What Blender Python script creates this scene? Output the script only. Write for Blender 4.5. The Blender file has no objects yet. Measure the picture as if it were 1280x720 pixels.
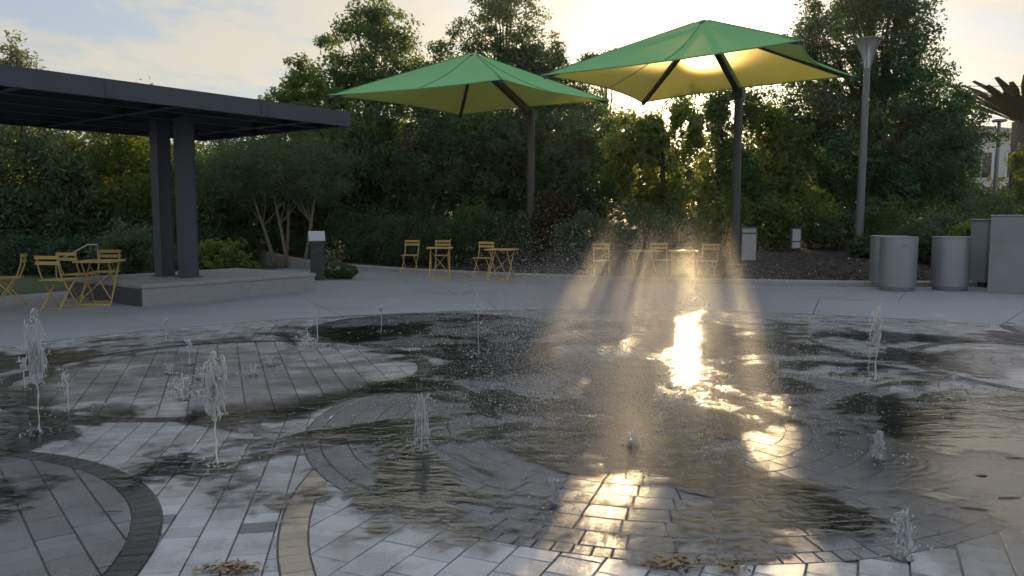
import bpy, bmesh, math, random
import numpy as np
from mathutils import Vector, Matrix

R = math.radians
scene = bpy.context.scene
C = scene.collection

# ------------------------------------------------------------------ camera
CAM_H, FPX, PITCH = 1.40, 1000.0, R(5.03)
cam = bpy.data.cameras.new('camera')
cam.sensor_width = 36.0
cam.lens = 36.0 * FPX / 1280.0
cam.clip_start, cam.clip_end = 0.05, 3000
cam_o = bpy.data.objects.new('camera', cam)
C.objects.link(cam_o)
cam_o.location = (0, 0, CAM_H)
cam_o.rotation_euler = (R(90) - PITCH, 0, 0)
scene.camera = cam_o

# ------------------------------------------------------------------ sun and sky
SUN_AZ, SUN_EL = R(12.4), R(10.2)
SUN = Vector((math.sin(SUN_AZ) * math.cos(SUN_EL), math.cos(SUN_AZ) * math.cos(SUN_EL), math.sin(SUN_EL)))
sun = bpy.data.lights.new('sun', 'SUN')
sun.energy = 4.5
sun.angle = R(0.53)
sun.color = (1.0, 0.71, 0.36)
sun_o = bpy.data.objects.new('sun', sun)
C.objects.link(sun_o)
sun_o.rotation_euler = SUN.to_track_quat('Z', 'Y').to_euler()

world = bpy.data.worlds.new('World')
scene.world = world
world.use_nodes = True
wt = world.node_tree
CLOUD_Z = 39.3        # slice of the cloud noise
for n in list(wt.nodes):
    wt.nodes.remove(n)


class NT:
    """tiny node helper"""
    def __init__(self, tree):
        self.t = tree

    def n(self, kind, **kw):
        nd = self.t.nodes.new(kind)
        for k, v in kw.items():
            if k.startswith('i_'):
                key = k[2:]
                nd.inputs[int(key) if key.isdigit() else key.replace('_', ' ')].default_value = v
            else:
                setattr(nd, k, v)
        return nd

    def l(self, a, b):
        self.t.links.new(a, b)

    def math(self, op, a, b=None, c=None, clamp=False):
        m = self.t.nodes.new('ShaderNodeMath')
        m.operation = op
        m.use_clamp = clamp
        for i, v in enumerate((a, b, c)):
            if v is None:
                continue
            if isinstance(v, (int, float)):
                m.inputs[i].default_value = v
            else:
                self.t.links.new(v, m.inputs[i])
        return m.outputs[0]

    def vmath(self, op, a, b=None):
        m = self.t.nodes.new('ShaderNodeVectorMath')
        m.operation = op
        for i, v in enumerate((a, b)):
            if v is None:
                continue
            if isinstance(v, (tuple, list)):
                m.inputs[i].default_value = v
            else:
                self.t.links.new(v, m.inputs[i])
        return m

    def mix(self, f, a, b, blend='MIX'):
        m = self.t.nodes.new('ShaderNodeMix')
        m.data_type = 'RGBA'
        m.blend_type = blend
        for idx, v in ((0, f), (6, a), (7, b)):
            if isinstance(v, (int, float)):
                m.inputs[idx].default_value = v
            elif isinstance(v, (tuple, list)):
                m.inputs[idx].default_value = tuple(v) + ((1,) if len(v) == 3 else ())
            else:
                self.t.links.new(v, m.inputs[idx])
        return m.outputs[2]

    def noise(self, vec, scale, detail=4, rough=0.55, dist=0.0):
        m = self.t.nodes.new('ShaderNodeTexNoise')
        m.inputs['Scale'].default_value = scale
        m.inputs['Detail'].default_value = detail
        m.inputs['Roughness'].default_value = rough
        m.inputs['Distortion'].default_value = dist
        if vec is not None:
            self.t.links.new(vec, m.inputs['Vector'])
        return m.outputs['Fac']

    def ramp(self, f, lo, hi, smooth=True):
        m = self.t.nodes.new('ShaderNodeMapRange')
        m.interpolation_type = 'SMOOTHSTEP' if smooth else 'LINEAR'
        m.inputs[1].default_value = lo
        m.inputs[2].default_value = hi
        self.t.links.new(f, m.inputs[0])
        return m.outputs[0]


w = NT(wt)
sky = w.n('ShaderNodeTexSky')
sky.sky_type = 'NISHITA'
sky.sun_disc = False
sky.sun_elevation = SUN_EL
sky.sun_rotation = SUN_AZ
sky.altitude = 50
sky.air_density = 1.0
sky.dust_density = 1.5
sky.ozone_density = 1.6
geo = w.n('ShaderNodeTexCoord')
dirv = geo.outputs['Generated']
sep = w.n('ShaderNodeSeparateXYZ')
w.l(dirv, sep.inputs[0])
zc = w.math('MAXIMUM', sep.outputs[2], 0.0)
den = w.math('ADD', zc, 0.13)
comb = w.n('ShaderNodeCombineXYZ')
w.l(w.math('DIVIDE', sep.outputs[0], den), comb.inputs[0])
w.l(w.math('DIVIDE', sep.outputs[1], den), comb.inputs[1])
comb.inputs[2].default_value = CLOUD_Z
cn = w.noise(comb.outputs[0], 1.25, 9, 0.64, 0.25)
cmask = w.math('MULTIPLY', w.ramp(cn, 0.41, 0.55), w.ramp(zc, 0.02, 0.12))
sdot = w.vmath('DOT_PRODUCT', dirv, tuple(SUN)).outputs['Value']
sdot = w.math('MAXIMUM', sdot, 0.0)
g1 = w.math('POWER', sdot, 30.0)
g2 = w.math('POWER', sdot, 260.0)
# forward-scattering aureole of the hazy evening air round the sun
warm = w.mix(1.0, (1.0, 0.86, 0.62), w.math('MULTIPLY_ADD', g2, 80.0, w.math('MULTIPLY', g1, 3.0)), 'MULTIPLY')
skyc = w.mix(1.0, sky.outputs[0], warm, 'ADD')
# clouds: greyish body, lit warm towards the sun
cl_lit = w.mix(1.0, skyc, (1.25, 1.12, 0.95), 'MULTIPLY')
cl = w.mix(0.88, cl_lit, (4.5, 4.0, 3.1))
fill_veil = w.mix(w.ramp(zc, 0.1, 0.8), (2.6, 2.95, 3.4), (2.45, 3.4, 5.5))
skyv = w.mix(0.78, skyc, fill_veil)      # pale veil added to the sky as fill light, bluer overhead
skyf = w.mix(w.math('MULTIPLY', cmask, 0.72), skyv, cl)
bg = w.n('ShaderNodeBackground')
bg.inputs['Strength'].default_value = 0.11
w.l(skyf, bg.inputs['Color'])
wo = w.n('ShaderNodeOutputWorld')
w.l(bg.outputs[0], wo.inputs['Surface'])

vs = scene.view_settings
vs.view_transform = 'Standard'
vs.look = 'None'
vs.exposure = 0.6
vs.gamma = 1.0
vs.use_curve_mapping = False
cy = scene.cycles
cy.use_denoising = True
cy.use_adaptive_sampling = True
cy.adaptive_threshold = 0.02
cy.max_bounces = 6
cy.diffuse_bounces = 2
cy.glossy_bounces = 3
cy.transmission_bounces = 4
cy.transparent_max_bounces = 24
cy.volume_bounces = 0
cy.volume_step_rate = 3.0
cy.sample_clamp_indirect = 6.0
cy.caustics_reflective = False
cy.caustics_refractive = False


def gp(px, py, z=0.0):
    """where the sight line of a photograph pixel meets the level z (metres)"""
    u, v = (px - 640) / FPX, (360 - py) / FPX
    d = Vector((u, math.cos(PITCH) + v * math.sin(PITCH), -math.sin(PITCH) + v * math.cos(PITCH)))
    t = (z - CAM_H) / d.z
    return Vector((d.x * t, d.y * t, z))


def at(px, py, D):
    """point at distance D (along +Y) on the sight line of a pixel"""
    u, v = (px - 640) / FPX, (360 - py) / FPX
    d = Vector((u, math.cos(PITCH) + v * math.sin(PITCH), -math.sin(PITCH) + v * math.cos(PITCH)))
    return Vector((0, 0, CAM_H)) + d * (D / d.y)


# ------------------------------------------------------------------ materials
MATS = {}


def mat(name):
    m = bpy.data.materials.new(name)
    m.use_nodes = True
    t = m.node_tree
    for n in list(t.nodes):
        t.nodes.remove(n)
    h = NT(t)
    out = h.n('ShaderNodeOutputMaterial')
    MATS[name] = m
    return m, h, out


def simple(name, col, rough=0.5, metal=0.0, var=0.15, nscale=6.0, bump=0.0, bscale=60.0, spec=0.5, rvar=0.15, dirt=0.0):
    m, h, out = mat(name)
    p = h.n('ShaderNodeBsdfPrincipled')
    tc = h.n('ShaderNodeTexCoord')
    oi = h.n('ShaderNodeObjectInfo')
    vec = h.vmath('ADD', tc.outputs['Object'], oi.outputs['Location']).outputs[0]
    nz = h.noise(vec, nscale, 5, 0.6)
    lo = tuple(c * (1 - var) for c in col)
    hi = tuple(min(1, c * (1 + var)) for c in col)
    c = h.mix(nz, lo, hi)
    if dirt > 0:
        d = h.ramp(h.noise(vec, nscale * 0.35, 6, 0.7), 0.5, 0.75)
        c = h.mix(h.math('MULTIPLY', d, dirt), c, tuple(x * 0.45 for x in col))
    h.l(c, p.inputs['Base Color'])
    h.l(h.math('MULTIPLY_ADD', nz, rvar * 2, rough - rvar), p.inputs['Roughness'])
    p.inputs['Metallic'].default_value = metal
    p.inputs['Specular IOR Level'].default_value = spec
    if bump > 0:
        b = h.n('ShaderNodeBump')
        b.inputs['Strength'].default_value = bump
        b.inputs['Distance'].default_value = 0.01
        h.l(h.noise(vec, bscale, 5, 0.65), b.inputs['Height'])
        h.l(b.outputs[0], p.inputs['Normal'])
    h.l(p.outputs[0], out.inputs[0])
    return m


def leaf_mat(name, col, col2, trans=0.45, tcol=None, vscale=2.2):
    m, h, out = mat(name)
    g = h.n('ShaderNodeNewGeometry')
    oi = h.n('ShaderNodeObjectInfo')
    v1 = h.noise(g.outputs['Position'], vscale, 3, 0.6)
    isl = g.outputs['Random Per Island']
    f = h.math('ADD', h.math('MULTIPLY', h.ramp(v1, 0.3, 0.7), 0.55), h.math('MULTIPLY', isl, 0.45))
    c = h.mix(f, col, col2)
    c = h.mix(h.math('MULTIPLY', oi.outputs['Random'], 0.25), c, (col2[1] * 0.7, col2[1] * 0.8, col2[2]))
    tc = tcol or (col2[0] * 2.4, col2[1] * 2.2, col2[2] * 0.9)
    d = h.n('ShaderNodeBsdfDiffuse')
    h.l(c, d.inputs[0])
    t = h.n('ShaderNodeBsdfTranslucent')
    h.l(h.mix(0.6, c, tc), t.inputs[0])
    gl = h.n('ShaderNodeBsdfGlossy')
    gl.inputs['Roughness'].default_value = 0.45
    gl.inputs['Color'].default_value = (0.5, 0.55, 0.5, 1)
    m1 = h.n('ShaderNodeMixShader')
    m1.inputs[0].default_value = trans
    h.l(d.outputs[0], m1.inputs[1])
    h.l(t.outputs[0], m1.inputs[2])
    m2 = h.n('ShaderNodeMixShader')
    m2.inputs[0].default_value = 0.05
    h.l(m1.outputs[0], m2.inputs[1])
    h.l(gl.outputs[0], m2.inputs[2])
    h.l(m2.outputs[0], out.inputs[0])
    return m


simple('seam_cloth', (0.06, 0.24, 0.07), 0.8)
simple('soil', (0.06, 0.07, 0.035), 0.9, var=0.5, nscale=0.8, bump=0.4, bscale=14)
simple('lawn', (0.045, 0.085, 0.028), 0.85, var=0.45, nscale=3.0, bump=0.8, bscale=70)
simple('mulch', (0.034, 0.026, 0.023), 0.9, var=0.55, nscale=22, bump=1.0, bscale=55)
simple('mulch_chip', (0.050, 0.036, 0.030), 0.85, var=0.6, nscale=3)
simple('concrete', (0.30, 0.32, 0.34), 0.62, var=0.20, nscale=1.3, bump=0.25, bscale=160, dirt=0.5)
simple('concrete_joint', (0.09, 0.088, 0.085), 0.9, var=0.3)
simple('kerb', (0.36, 0.35, 0.33), 0.75, var=0.18, nscale=4, bump=0.3, bscale=90, dirt=0.4)
simple('platform_concrete', (0.32, 0.325, 0.33), 0.7, var=0.45, nscale=38, bump=0.5, bscale=70, dirt=0.35)
simple('block_concrete', (0.26, 0.27, 0.28), 0.65, var=0.2, nscale=2.0, bump=0.25, bscale=60, dirt=0.45)
simple('end_shade', (0.055, 0.06, 0.07), 0.6, var=0.3, nscale=5, bump=0.4, bscale=60)  # platform end in shade, the darkness put into the colour
simple('stone_wall', (0.28, 0.26, 0.23), 0.8, var=0.25, nscale=3, bump=0.5, bscale=40, dirt=0.4)
simple('steel', (0.060, 0.066, 0.088), 0.50, metal=0.0, var=0.25, nscale=1.5, rvar=0.1, dirt=0.25)
simple('deck_wood', (0.105, 0.066, 0.055), 0.7, var=0.35, nscale=2.5)
simple('pole_paint', (0.075, 0.078, 0.078), 0.45, var=0.15, nscale=3, rvar=0.08)
simple('lamp_metal', (0.16, 0.165, 0.17), 0.4, metal=0.3, var=0.15, nscale=4)
simple('yellow_paint', (0.56, 0.40, 0.13), 0.42, var=0.10, nscale=8, rvar=0.06, dirt=0.15)
simple('bin_steel', (0.26, 0.28, 0.30), 0.45, metal=0.35, var=0.07, nscale=5, rvar=0.05, dirt=0.15)
simple('bin_dark', (0.05, 0.052, 0.055), 0.5)
simple('cabinet_paint', (0.27, 0.30, 0.32), 0.5, var=0.08, nscale=3, dirt=0.2)
simple('box_paint', (0.48, 0.50, 0.50), 0.5, var=0.07, nscale=6, dirt=0.15)
simple('box_trim', (0.10, 0.11, 0.11), 0.5)
simple('sign_body', (0.040, 0.046, 0.055), 0.4, var=0.2, nscale=6)
simple('sign_panel', (0.46, 0.49, 0.52), 0.35, var=0.10, nscale=12)
simple('bark', (0.085, 0.066, 0.050), 0.9, var=0.4, nscale=7, bump=0.8, bscale=22)
simple('bark_pale', (0.16, 0.14, 0.11), 0.8, var=0.3, nscale=7, bump=0.4, bscale=22)
simple('house_wall', (0.66, 0.67, 0.68), 0.7, var=0.05)
simple('house_trim', (0.78, 0.78, 0.78), 0.6, var=0.04)
simple('house_roof', (0.14, 0.135, 0.13), 0.8, var=0.2, nscale=2)
simple('window_glass', (0.03, 0.04, 0.05), 0.08, var=0.1, rvar=0.02)
simple('green_panel', (0.04, 0.30, 0.11), 0.5)
simple('white_panel', (0.75, 0.76, 0.78), 0.5, var=0.05)
simple('wire', (0.03, 0.03, 0.03), 0.6)
simple('rail_steel', (0.36, 0.36, 0.36), 0.35, metal=0.7)
simple('slat_green', (0.030, 0.060, 0.036), 0.55, var=0.2)
simple('dead_leaf', (0.30, 0.23, 0.13), 0.5, var=0.5, nscale=30)
simple('twig', (0.10, 0.075, 0.05), 0.6, var=0.3)
simple('drain_steel', (0.22, 0.22, 0.22), 0.3, metal=0.8)

leaf_mat('leaf_oak', (0.030, 0.080, 0.048), (0.062, 0.134, 0.064), 0.40)
leaf_mat('leaf_mid', (0.036, 0.106, 0.048), (0.076, 0.174, 0.060), 0.5, tcol=(0.26, 0.36, 0.05))
leaf_mat('leaf_bright', (0.056, 0.118, 0.032), (0.130, 0.195, 0.040), 0.58, tcol=(0.42, 0.48, 0.06))
leaf_mat('leaf_olive', (0.066, 0.125, 0.074), (0.115, 0.185, 0.095), 0.45, tcol=(0.26, 0.32, 0.08))
leaf_mat('leaf_dark', (0.030, 0.072, 0.044), (0.058, 0.115, 0.056), 0.35)
leaf_mat('leaf_red', (0.036, 0.024, 0.018), (0.058, 0.040, 0.022), 0.40, tcol=(0.10, 0.05, 0.02))
leaf_mat('leaf_far', (0.028, 0.050, 0.024), (0.060, 0.085, 0.034), 0.40, vscale=0.7)


def fabric(name):
    m, h, out = mat(name)
    tc = h.n('ShaderNodeTexCoord')
    wv = h.n('ShaderNodeTexWave')
    wv.inputs['Scale'].default_value = 9.0
    wv.inputs['Distortion'].default_value = 1.2
    h.l(tc.outputs['Object'], wv.inputs['Vector'])
    nz = h.noise(tc.outputs['Object'], 1.4, 5, 0.6)
    f = h.math('ADD', h.math('MULTIPLY', wv.outputs['Fac'], 0.25), h.math('MULTIPLY', nz, 0.75))
    col = h.mix(f, (0.25, 0.60, 0.26), (0.30, 0.67, 0.31))
    d = h.n('ShaderNodeBsdfDiffuse')
    h.l(col, d.inputs[0])
    t = h.n('ShaderNodeBsdfTranslucent')
    h.l(h.mix(f, (0.50, 0.44, 0.06), (0.62, 0.55, 0.09)), t.inputs[0])
    m1 = h.n('ShaderNodeMixShader')
    m1.inputs[0].default_value = 0.21
    h.l(d.outputs[0], m1.inputs[1])
    h.l(t.outputs[0], m1.inputs[2])
    tr = h.n('ShaderNodeBsdfTransparent')
    tr.inputs[0].default_value = (0.95, 0.9, 0.7, 1)
    m2 = h.n('ShaderNodeMixShader')
    m2.inputs[0].default_value = 0.004     # open weave of the shade cloth
    rf_ = h.n('ShaderNodeBsdfRefraction')  # forward scattered light through the weave
    rf_.inputs['Color'].default_value = (1.0, 0.80, 0.45, 1)
    rf_.inputs['Roughness'].default_value = 0.95
    rf_.inputs['IOR'].default_value = 1.05
    m3 = h.n('ShaderNodeMixShader')
    m3.inputs[0].default_value = 0.008
    h.l(m1.outputs[0], m3.inputs[1])
    h.l(rf_.outputs[0], m3.inputs[2])
    h.l(m3.outputs[0], m2.inputs[1])
    h.l(tr.outputs[0], m2.inputs[2])
    h.l(m2.outputs[0], out.inputs[0])


fabric('shade_cloth')


def paver_mat(name, col, rough=0.34, var=0.45, coat=1.0, spec=0.55):
    m, h, out = mat(name)
    p = h.n('ShaderNodeBsdfPrincipled')
    g = h.n('ShaderNodeNewGeometry')
    pos = g.outputs['Position']
    oi = h.n('ShaderNodeObjectInfo')
    rnd = h.n('ShaderNodeTexWhiteNoise')
    rnd.noise_dimensions = '1D'
    h.l(h.math('ADD', g.outputs['Random Per Island'], oi.outputs['Random']), rnd.inputs['W'])
    sp = h.ramp(h.noise(pos, 150, 4, 0.8), 0.34, 0.66)
    big = h.noise(pos, 1.1, 5, 0.6)
    f = h.math('ADD', h.math('MULTIPLY', rnd.outputs['Value'], 0.55),
               h.math('ADD', h.math('MULTIPLY', sp, 0.35), h.math('MULTIPLY', big, 0.35)))
    c = h.mix(f, tuple(x * (1 - var) for x in col), tuple(x * (1 + var) for x in col))
    # damp stains
    wet = h.ramp(h.noise(pos, 2.6, 6, 0.65), 0.42, 0.62)
    c = h.mix(h.math('MULTIPLY', wet, 0.55), c, tuple(x * 0.42 for x in col))
    h.l(c, p.inputs['Base Color'])
    h.l(h.math('MULTIPLY_ADD', wet, -0.14, h.math('MULTIPLY_ADD', sp, 0.20, rough - 0.03)), p.inputs['Roughness'])
    p.inputs['Specular IOR Level'].default_value = spec
    p.inputs['Coat Weight'].default_value = coat
    p.inputs['Coat Roughness'].default_value = 0.09
    p.inputs['Coat IOR'].default_value = 2.3
    b = h.n('ShaderNodeBump')
    b.inputs['Strength'].default_value = 0.55
    b.inputs['Distance'].default_value = 0.004
    h.l(b.outputs[0], p.inputs['Coat Normal'])
    h.l(h.noise(pos, 170, 4, 0.7), b.inputs['Height'])
    h.l(b.outputs[0], p.inputs['Normal'])
    h.l(p.outputs[0], out.inputs[0])


paver_mat('paver_grey', (0.37, 0.395, 0.425))
paver_mat('paver_light', (0.46, 0.445, 0.45), 0.40)
paver_mat('paver_slate', (0.085, 0.100, 0.125), 0.30, coat=0.7)
paver_mat('paver_dark', (0.055, 0.057, 0.062), 0.28, coat=0.12, spec=0.2)
paver_mat('paver_tan', (0.36, 0.29, 0.18), 0.36)
simple('paver_sand', (0.19, 0.185, 0.175), 0.8, var=0.35, nscale=9, bump=0.3, bscale=120)

# positions of the jets: (x, y) on the ground, filled below, used for ripples
JETS = [  # pixel x, base y, height m, kind
    (50, 541, 0.80, 'tall'), (86, 516, 0.30, 'hook'), (31, 486, 0.22, 'thin'),
    (208, 428, 0.26, 'thin'), (237, 457, 0.23, 'thin'), (229, 500, 0.22, 'splash'),
    (271, 582, 0.64, 'tall'), (385, 433, 0.18, 'splash'), (397, 432, 0.43, 'hook'),
    (477, 415, 0.31, 'thin'), (598, 440, 0.62, 'needle'), (528, 563, 0.33, 'bell'),
    (1094, 476, 0.66, 'column'), (1086, 470, 0.40, 'needle'), (1098, 574, 0.16, 'bell'),
    (1128, 697, 0.19, 'bell'), (694, 630, 0.12, 'bell'), (790, 556, 0.10, 'splash'),
    (953, 425, 0.24, 'thin'), (971, 486, 0.22, 'needle'), (1192, 500, 0.22, 'needle'),
    (316, 470, 0.10, 'vee'), (338, 458, 0.10, 'vee'), (212, 468, 0.10, 'vee'), (251, 474, 0.10, 'vee'),
]
JP = [(gp(a, b).x, gp(a, b).y) for a, b, *_ in JETS]


def water_film():
    m, h, out = mat('water_film')
    g = h.n('ShaderNodeNewGeometry')
    pos = g.outputs['Position']
    s = h.n('ShaderNodeSeparateXYZ')
    h.l(pos, s.inputs[0])
    x, y = s.outputs[0], s.outputs[1]
    # basin outline: ellipse round the drain plus noise
    ex = h.math('DIVIDE', h.math('SUBTRACT', x, 0.75), 7.2)
    ey = h.math('DIVIDE', h.math('SUBTRACT', y, 7.1), 4.2)
    rr = h.math('SQRT', h.math('ADD', h.math('MULTIPLY', ex, ex), h.math('MULTIPLY', ey, ey)))
    n1 = h.noise(pos, 0.75, 5, 0.6)
    n2 = h.noise(pos, 3.1, 4, 0.65)
    edge = h.math('ADD', rr, h.math('ADD', h.math('MULTIPLY_ADD', n1, 0.9, -0.45), h.math('MULTIPLY_ADD', n2, 0.35, -0.17)))
    wetr = h.math('MULTIPLY', h.ramp(x, 1.1, 2.6), h.math('SUBTRACT', 1.0, h.ramp(y, 4.2, 6.5)))
    edge = h.math('MULTIPLY_ADD', wetr, -0.45, edge)
    film = h.math('SUBTRACT', 1.0, h.ramp(edge, 0.84, 0.93))
    # stirred and calm water
    stir = h.ramp(h.noise(pos, 0.70, 10, 0.68, 0.5), 0.50, 0.55)
    stir = h.math('MULTIPLY', stir, h.math('SUBTRACT', 1.0, h.math('MULTIPLY', wetr, 0.85)))
    # ripples
    mp = h.n('ShaderNodeMapping')
    mp.inputs['Scale'].default_value = (0.75, 1.5, 1.0)
    h.l(pos, mp.inputs['Vector'])
    r1 = h.noise(mp.outputs[0], 4.5, 2, 0.5, 0.3)
    r2 = h.noise(mp.outputs[0], 19, 3, 0.6, 0.4)
    r3 = h.noise(pos, 75, 2, 0.6)
    hgt = h.math('ADD', h.math('MULTIPLY', r1, 0.009), h.math('MULTIPLY', r2, 0.0036))
    hgt = h.math('MULTIPLY', hgt, h.math('MULTIPLY_ADD', wetr, -0.85, 1.0))
    hgt = h.math('ADD', hgt, h.math('MULTIPLY', h.math('MULTIPLY', r3, stir), 0.0065))
    for i in (0, 6, 8, 9, 11, 12, 14, 15, 16, 17, 20, 7):
        jx, jy = JP[i]
        dv = h.vmath('DISTANCE', pos, (jx, jy, 0.0)).outputs['Value']
        wv = h.math('SINE', h.math('MULTIPLY', dv, 95.0))
        am = h.math('EXPONENT', h.math('MULTIPLY', dv, -4.5))
        hgt = h.math('MULTIPLY_ADD', h.math('MULTIPLY', wv, am), 0.0011, hgt)
    b = h.n('ShaderNodeBump')
    b.inputs['Strength'].default_value = 0.8
    b.inputs['Distance'].default_value = 1.0
    h.l(hgt, b.inputs['Height'])
    gl = h.n('ShaderNodeBsdfGlossy')
    h.l(h.math('MULTIPLY_ADD', stir, 0.20, 0.025), gl.inputs['Roughness'])
    h.l(b.outputs[0], gl.inputs['Normal'])
    fr = h.n('ShaderNodeFresnel')
    fr.inputs['IOR'].default_value = 2.4
    tr = h.n('ShaderNodeBsdfTransparent')
    tr.inputs[0].default_value = (0.66, 0.68, 0.69, 1)
    mx = h.n('ShaderNodeMixShader')
    h.l(fr.outputs[0], mx.inputs[0])
    h.l(tr.outputs[0], mx.inputs[1])
    h.l(gl.outputs[0], mx.inputs[2])
    clear = h.n('ShaderNodeBsdfTransparent')
    film = h.math('MULTIPLY', film, h.math('SUBTRACT', 1.0, h.math('MULTIPLY', stir, 0.88)))
    # the two pale discs stand slightly proud of the film
    for cx_, cy_, r_ in ((-2.60, 7.25, 1.66), (5.55, 7.35, 1.5)):
        dd = h.vmath('DISTANCE', pos, (cx_, cy_, 0.0055)).outputs['Value']
        dd = h.math('MULTIPLY_ADD', n2, 0.5, dd)
        film = h.math('MULTIPLY', film, h.math('MULTIPLY_ADD', h.ramp(dd, r_ - 0.12, r_ + 0.25), 0.6, 0.4))
    m2 = h.n('ShaderNodeMixShader')
    h.l(film, m2.inputs[0])
    h.l(clear.outputs[0], m2.inputs[1])
    h.l(mx.outputs[0], m2.inputs[2])
    h.l(m2.outputs[0], out.inputs[0])


water_film()


def spray_mat(name, white=0.55, rough=0.15):
    m, h, out = mat(name)
    g = h.n('ShaderNodeBsdfGlossy')
    g.inputs['Roughness'].default_value = rough
    t = h.n('ShaderNodeBsdfTranslucent')
    t.inputs[0].default_value = (0.97, 0.98, 1.0, 1)
    d = h.n('ShaderNodeBsdfDiffuse')
    d.inputs[0].default_value = (0.95, 0.97, 1.0, 1)
    tr = h.n('ShaderNodeBsdfTransparent')
    a = h.n('ShaderNodeMixShader')
    a.inputs[0].default_value = 0.55
    h.l(d.outputs[0], a.inputs[1])
    h.l(t.outputs[0], a.inputs[2])
    b = h.n('ShaderNodeMixShader')
    b.inputs[0].default_value = white
    h.l(tr.outputs[0], b.inputs[1])
    h.l(a.outputs[0], b.inputs[2])
    fr = h.n('ShaderNodeFresnel')
    fr.inputs['IOR'].default_value = 1.25
    c = h.n('ShaderNodeMixShader')
    h.l(fr.outputs[0], c.inputs[0])
    h.l(b.outputs[0], c.inputs[1])
    h.l(g.outputs[0], c.inputs[2])
    h.l(c.outputs[0], out.inputs[0])


spray_mat('jet_water', 0.66)
spray_mat('spray_drop', 0.9)

m, h, out = mat('lamp_glass')
p = h.n('ShaderNodeBsdfPrincipled')
p.inputs['Base Color'].default_value = (0.7, 0.72, 0.72, 1)
p.inputs['Roughness'].default_value = 0.15
t_ = h.n('ShaderNodeBsdfTransparent')
mx_ = h.n('ShaderNodeMixShader')
mx_.inputs[0].default_value = 0.45
h.l(t_.outputs[0], mx_.inputs[1])
h.l(p.outputs[0], mx_.inputs[2])
h.l(mx_.outputs[0], out.inputs[0])


# ------------------------------------------------------------------ object helpers
def link(name, me, material, parent=None, kind=None):
    o = bpy.data.objects.new(name, me)
    C.objects.link(o)
    if material and not me.materials:
        me.materials.append(MATS[material])
    if parent is not None:
        o.parent = parent
    if kind:
        o['kind'] = kind
    return o


def tag(o, label, cat=None, group=None, kind=None):
    o['label'] = label
    if cat:
        o['category'] = cat
    if group:
        o['group'] = group
    if kind:
        o['kind'] = kind
    return o


def empty(name, loc=(0, 0, 0), rz=0.0):
    o = bpy.data.objects.new(name, None)
    o.empty_display_size = 0.2
    C.objects.link(o)
    o.location = loc
    o.rotation_euler = (0, 0, rz)
    return o


def copy_tree(o, parent=None):
    c = o.copy()
    C.objects.link(c)
    c.parent = parent
    for ch in list(o.children):
        copy_tree(ch, c)
    return c


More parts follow.
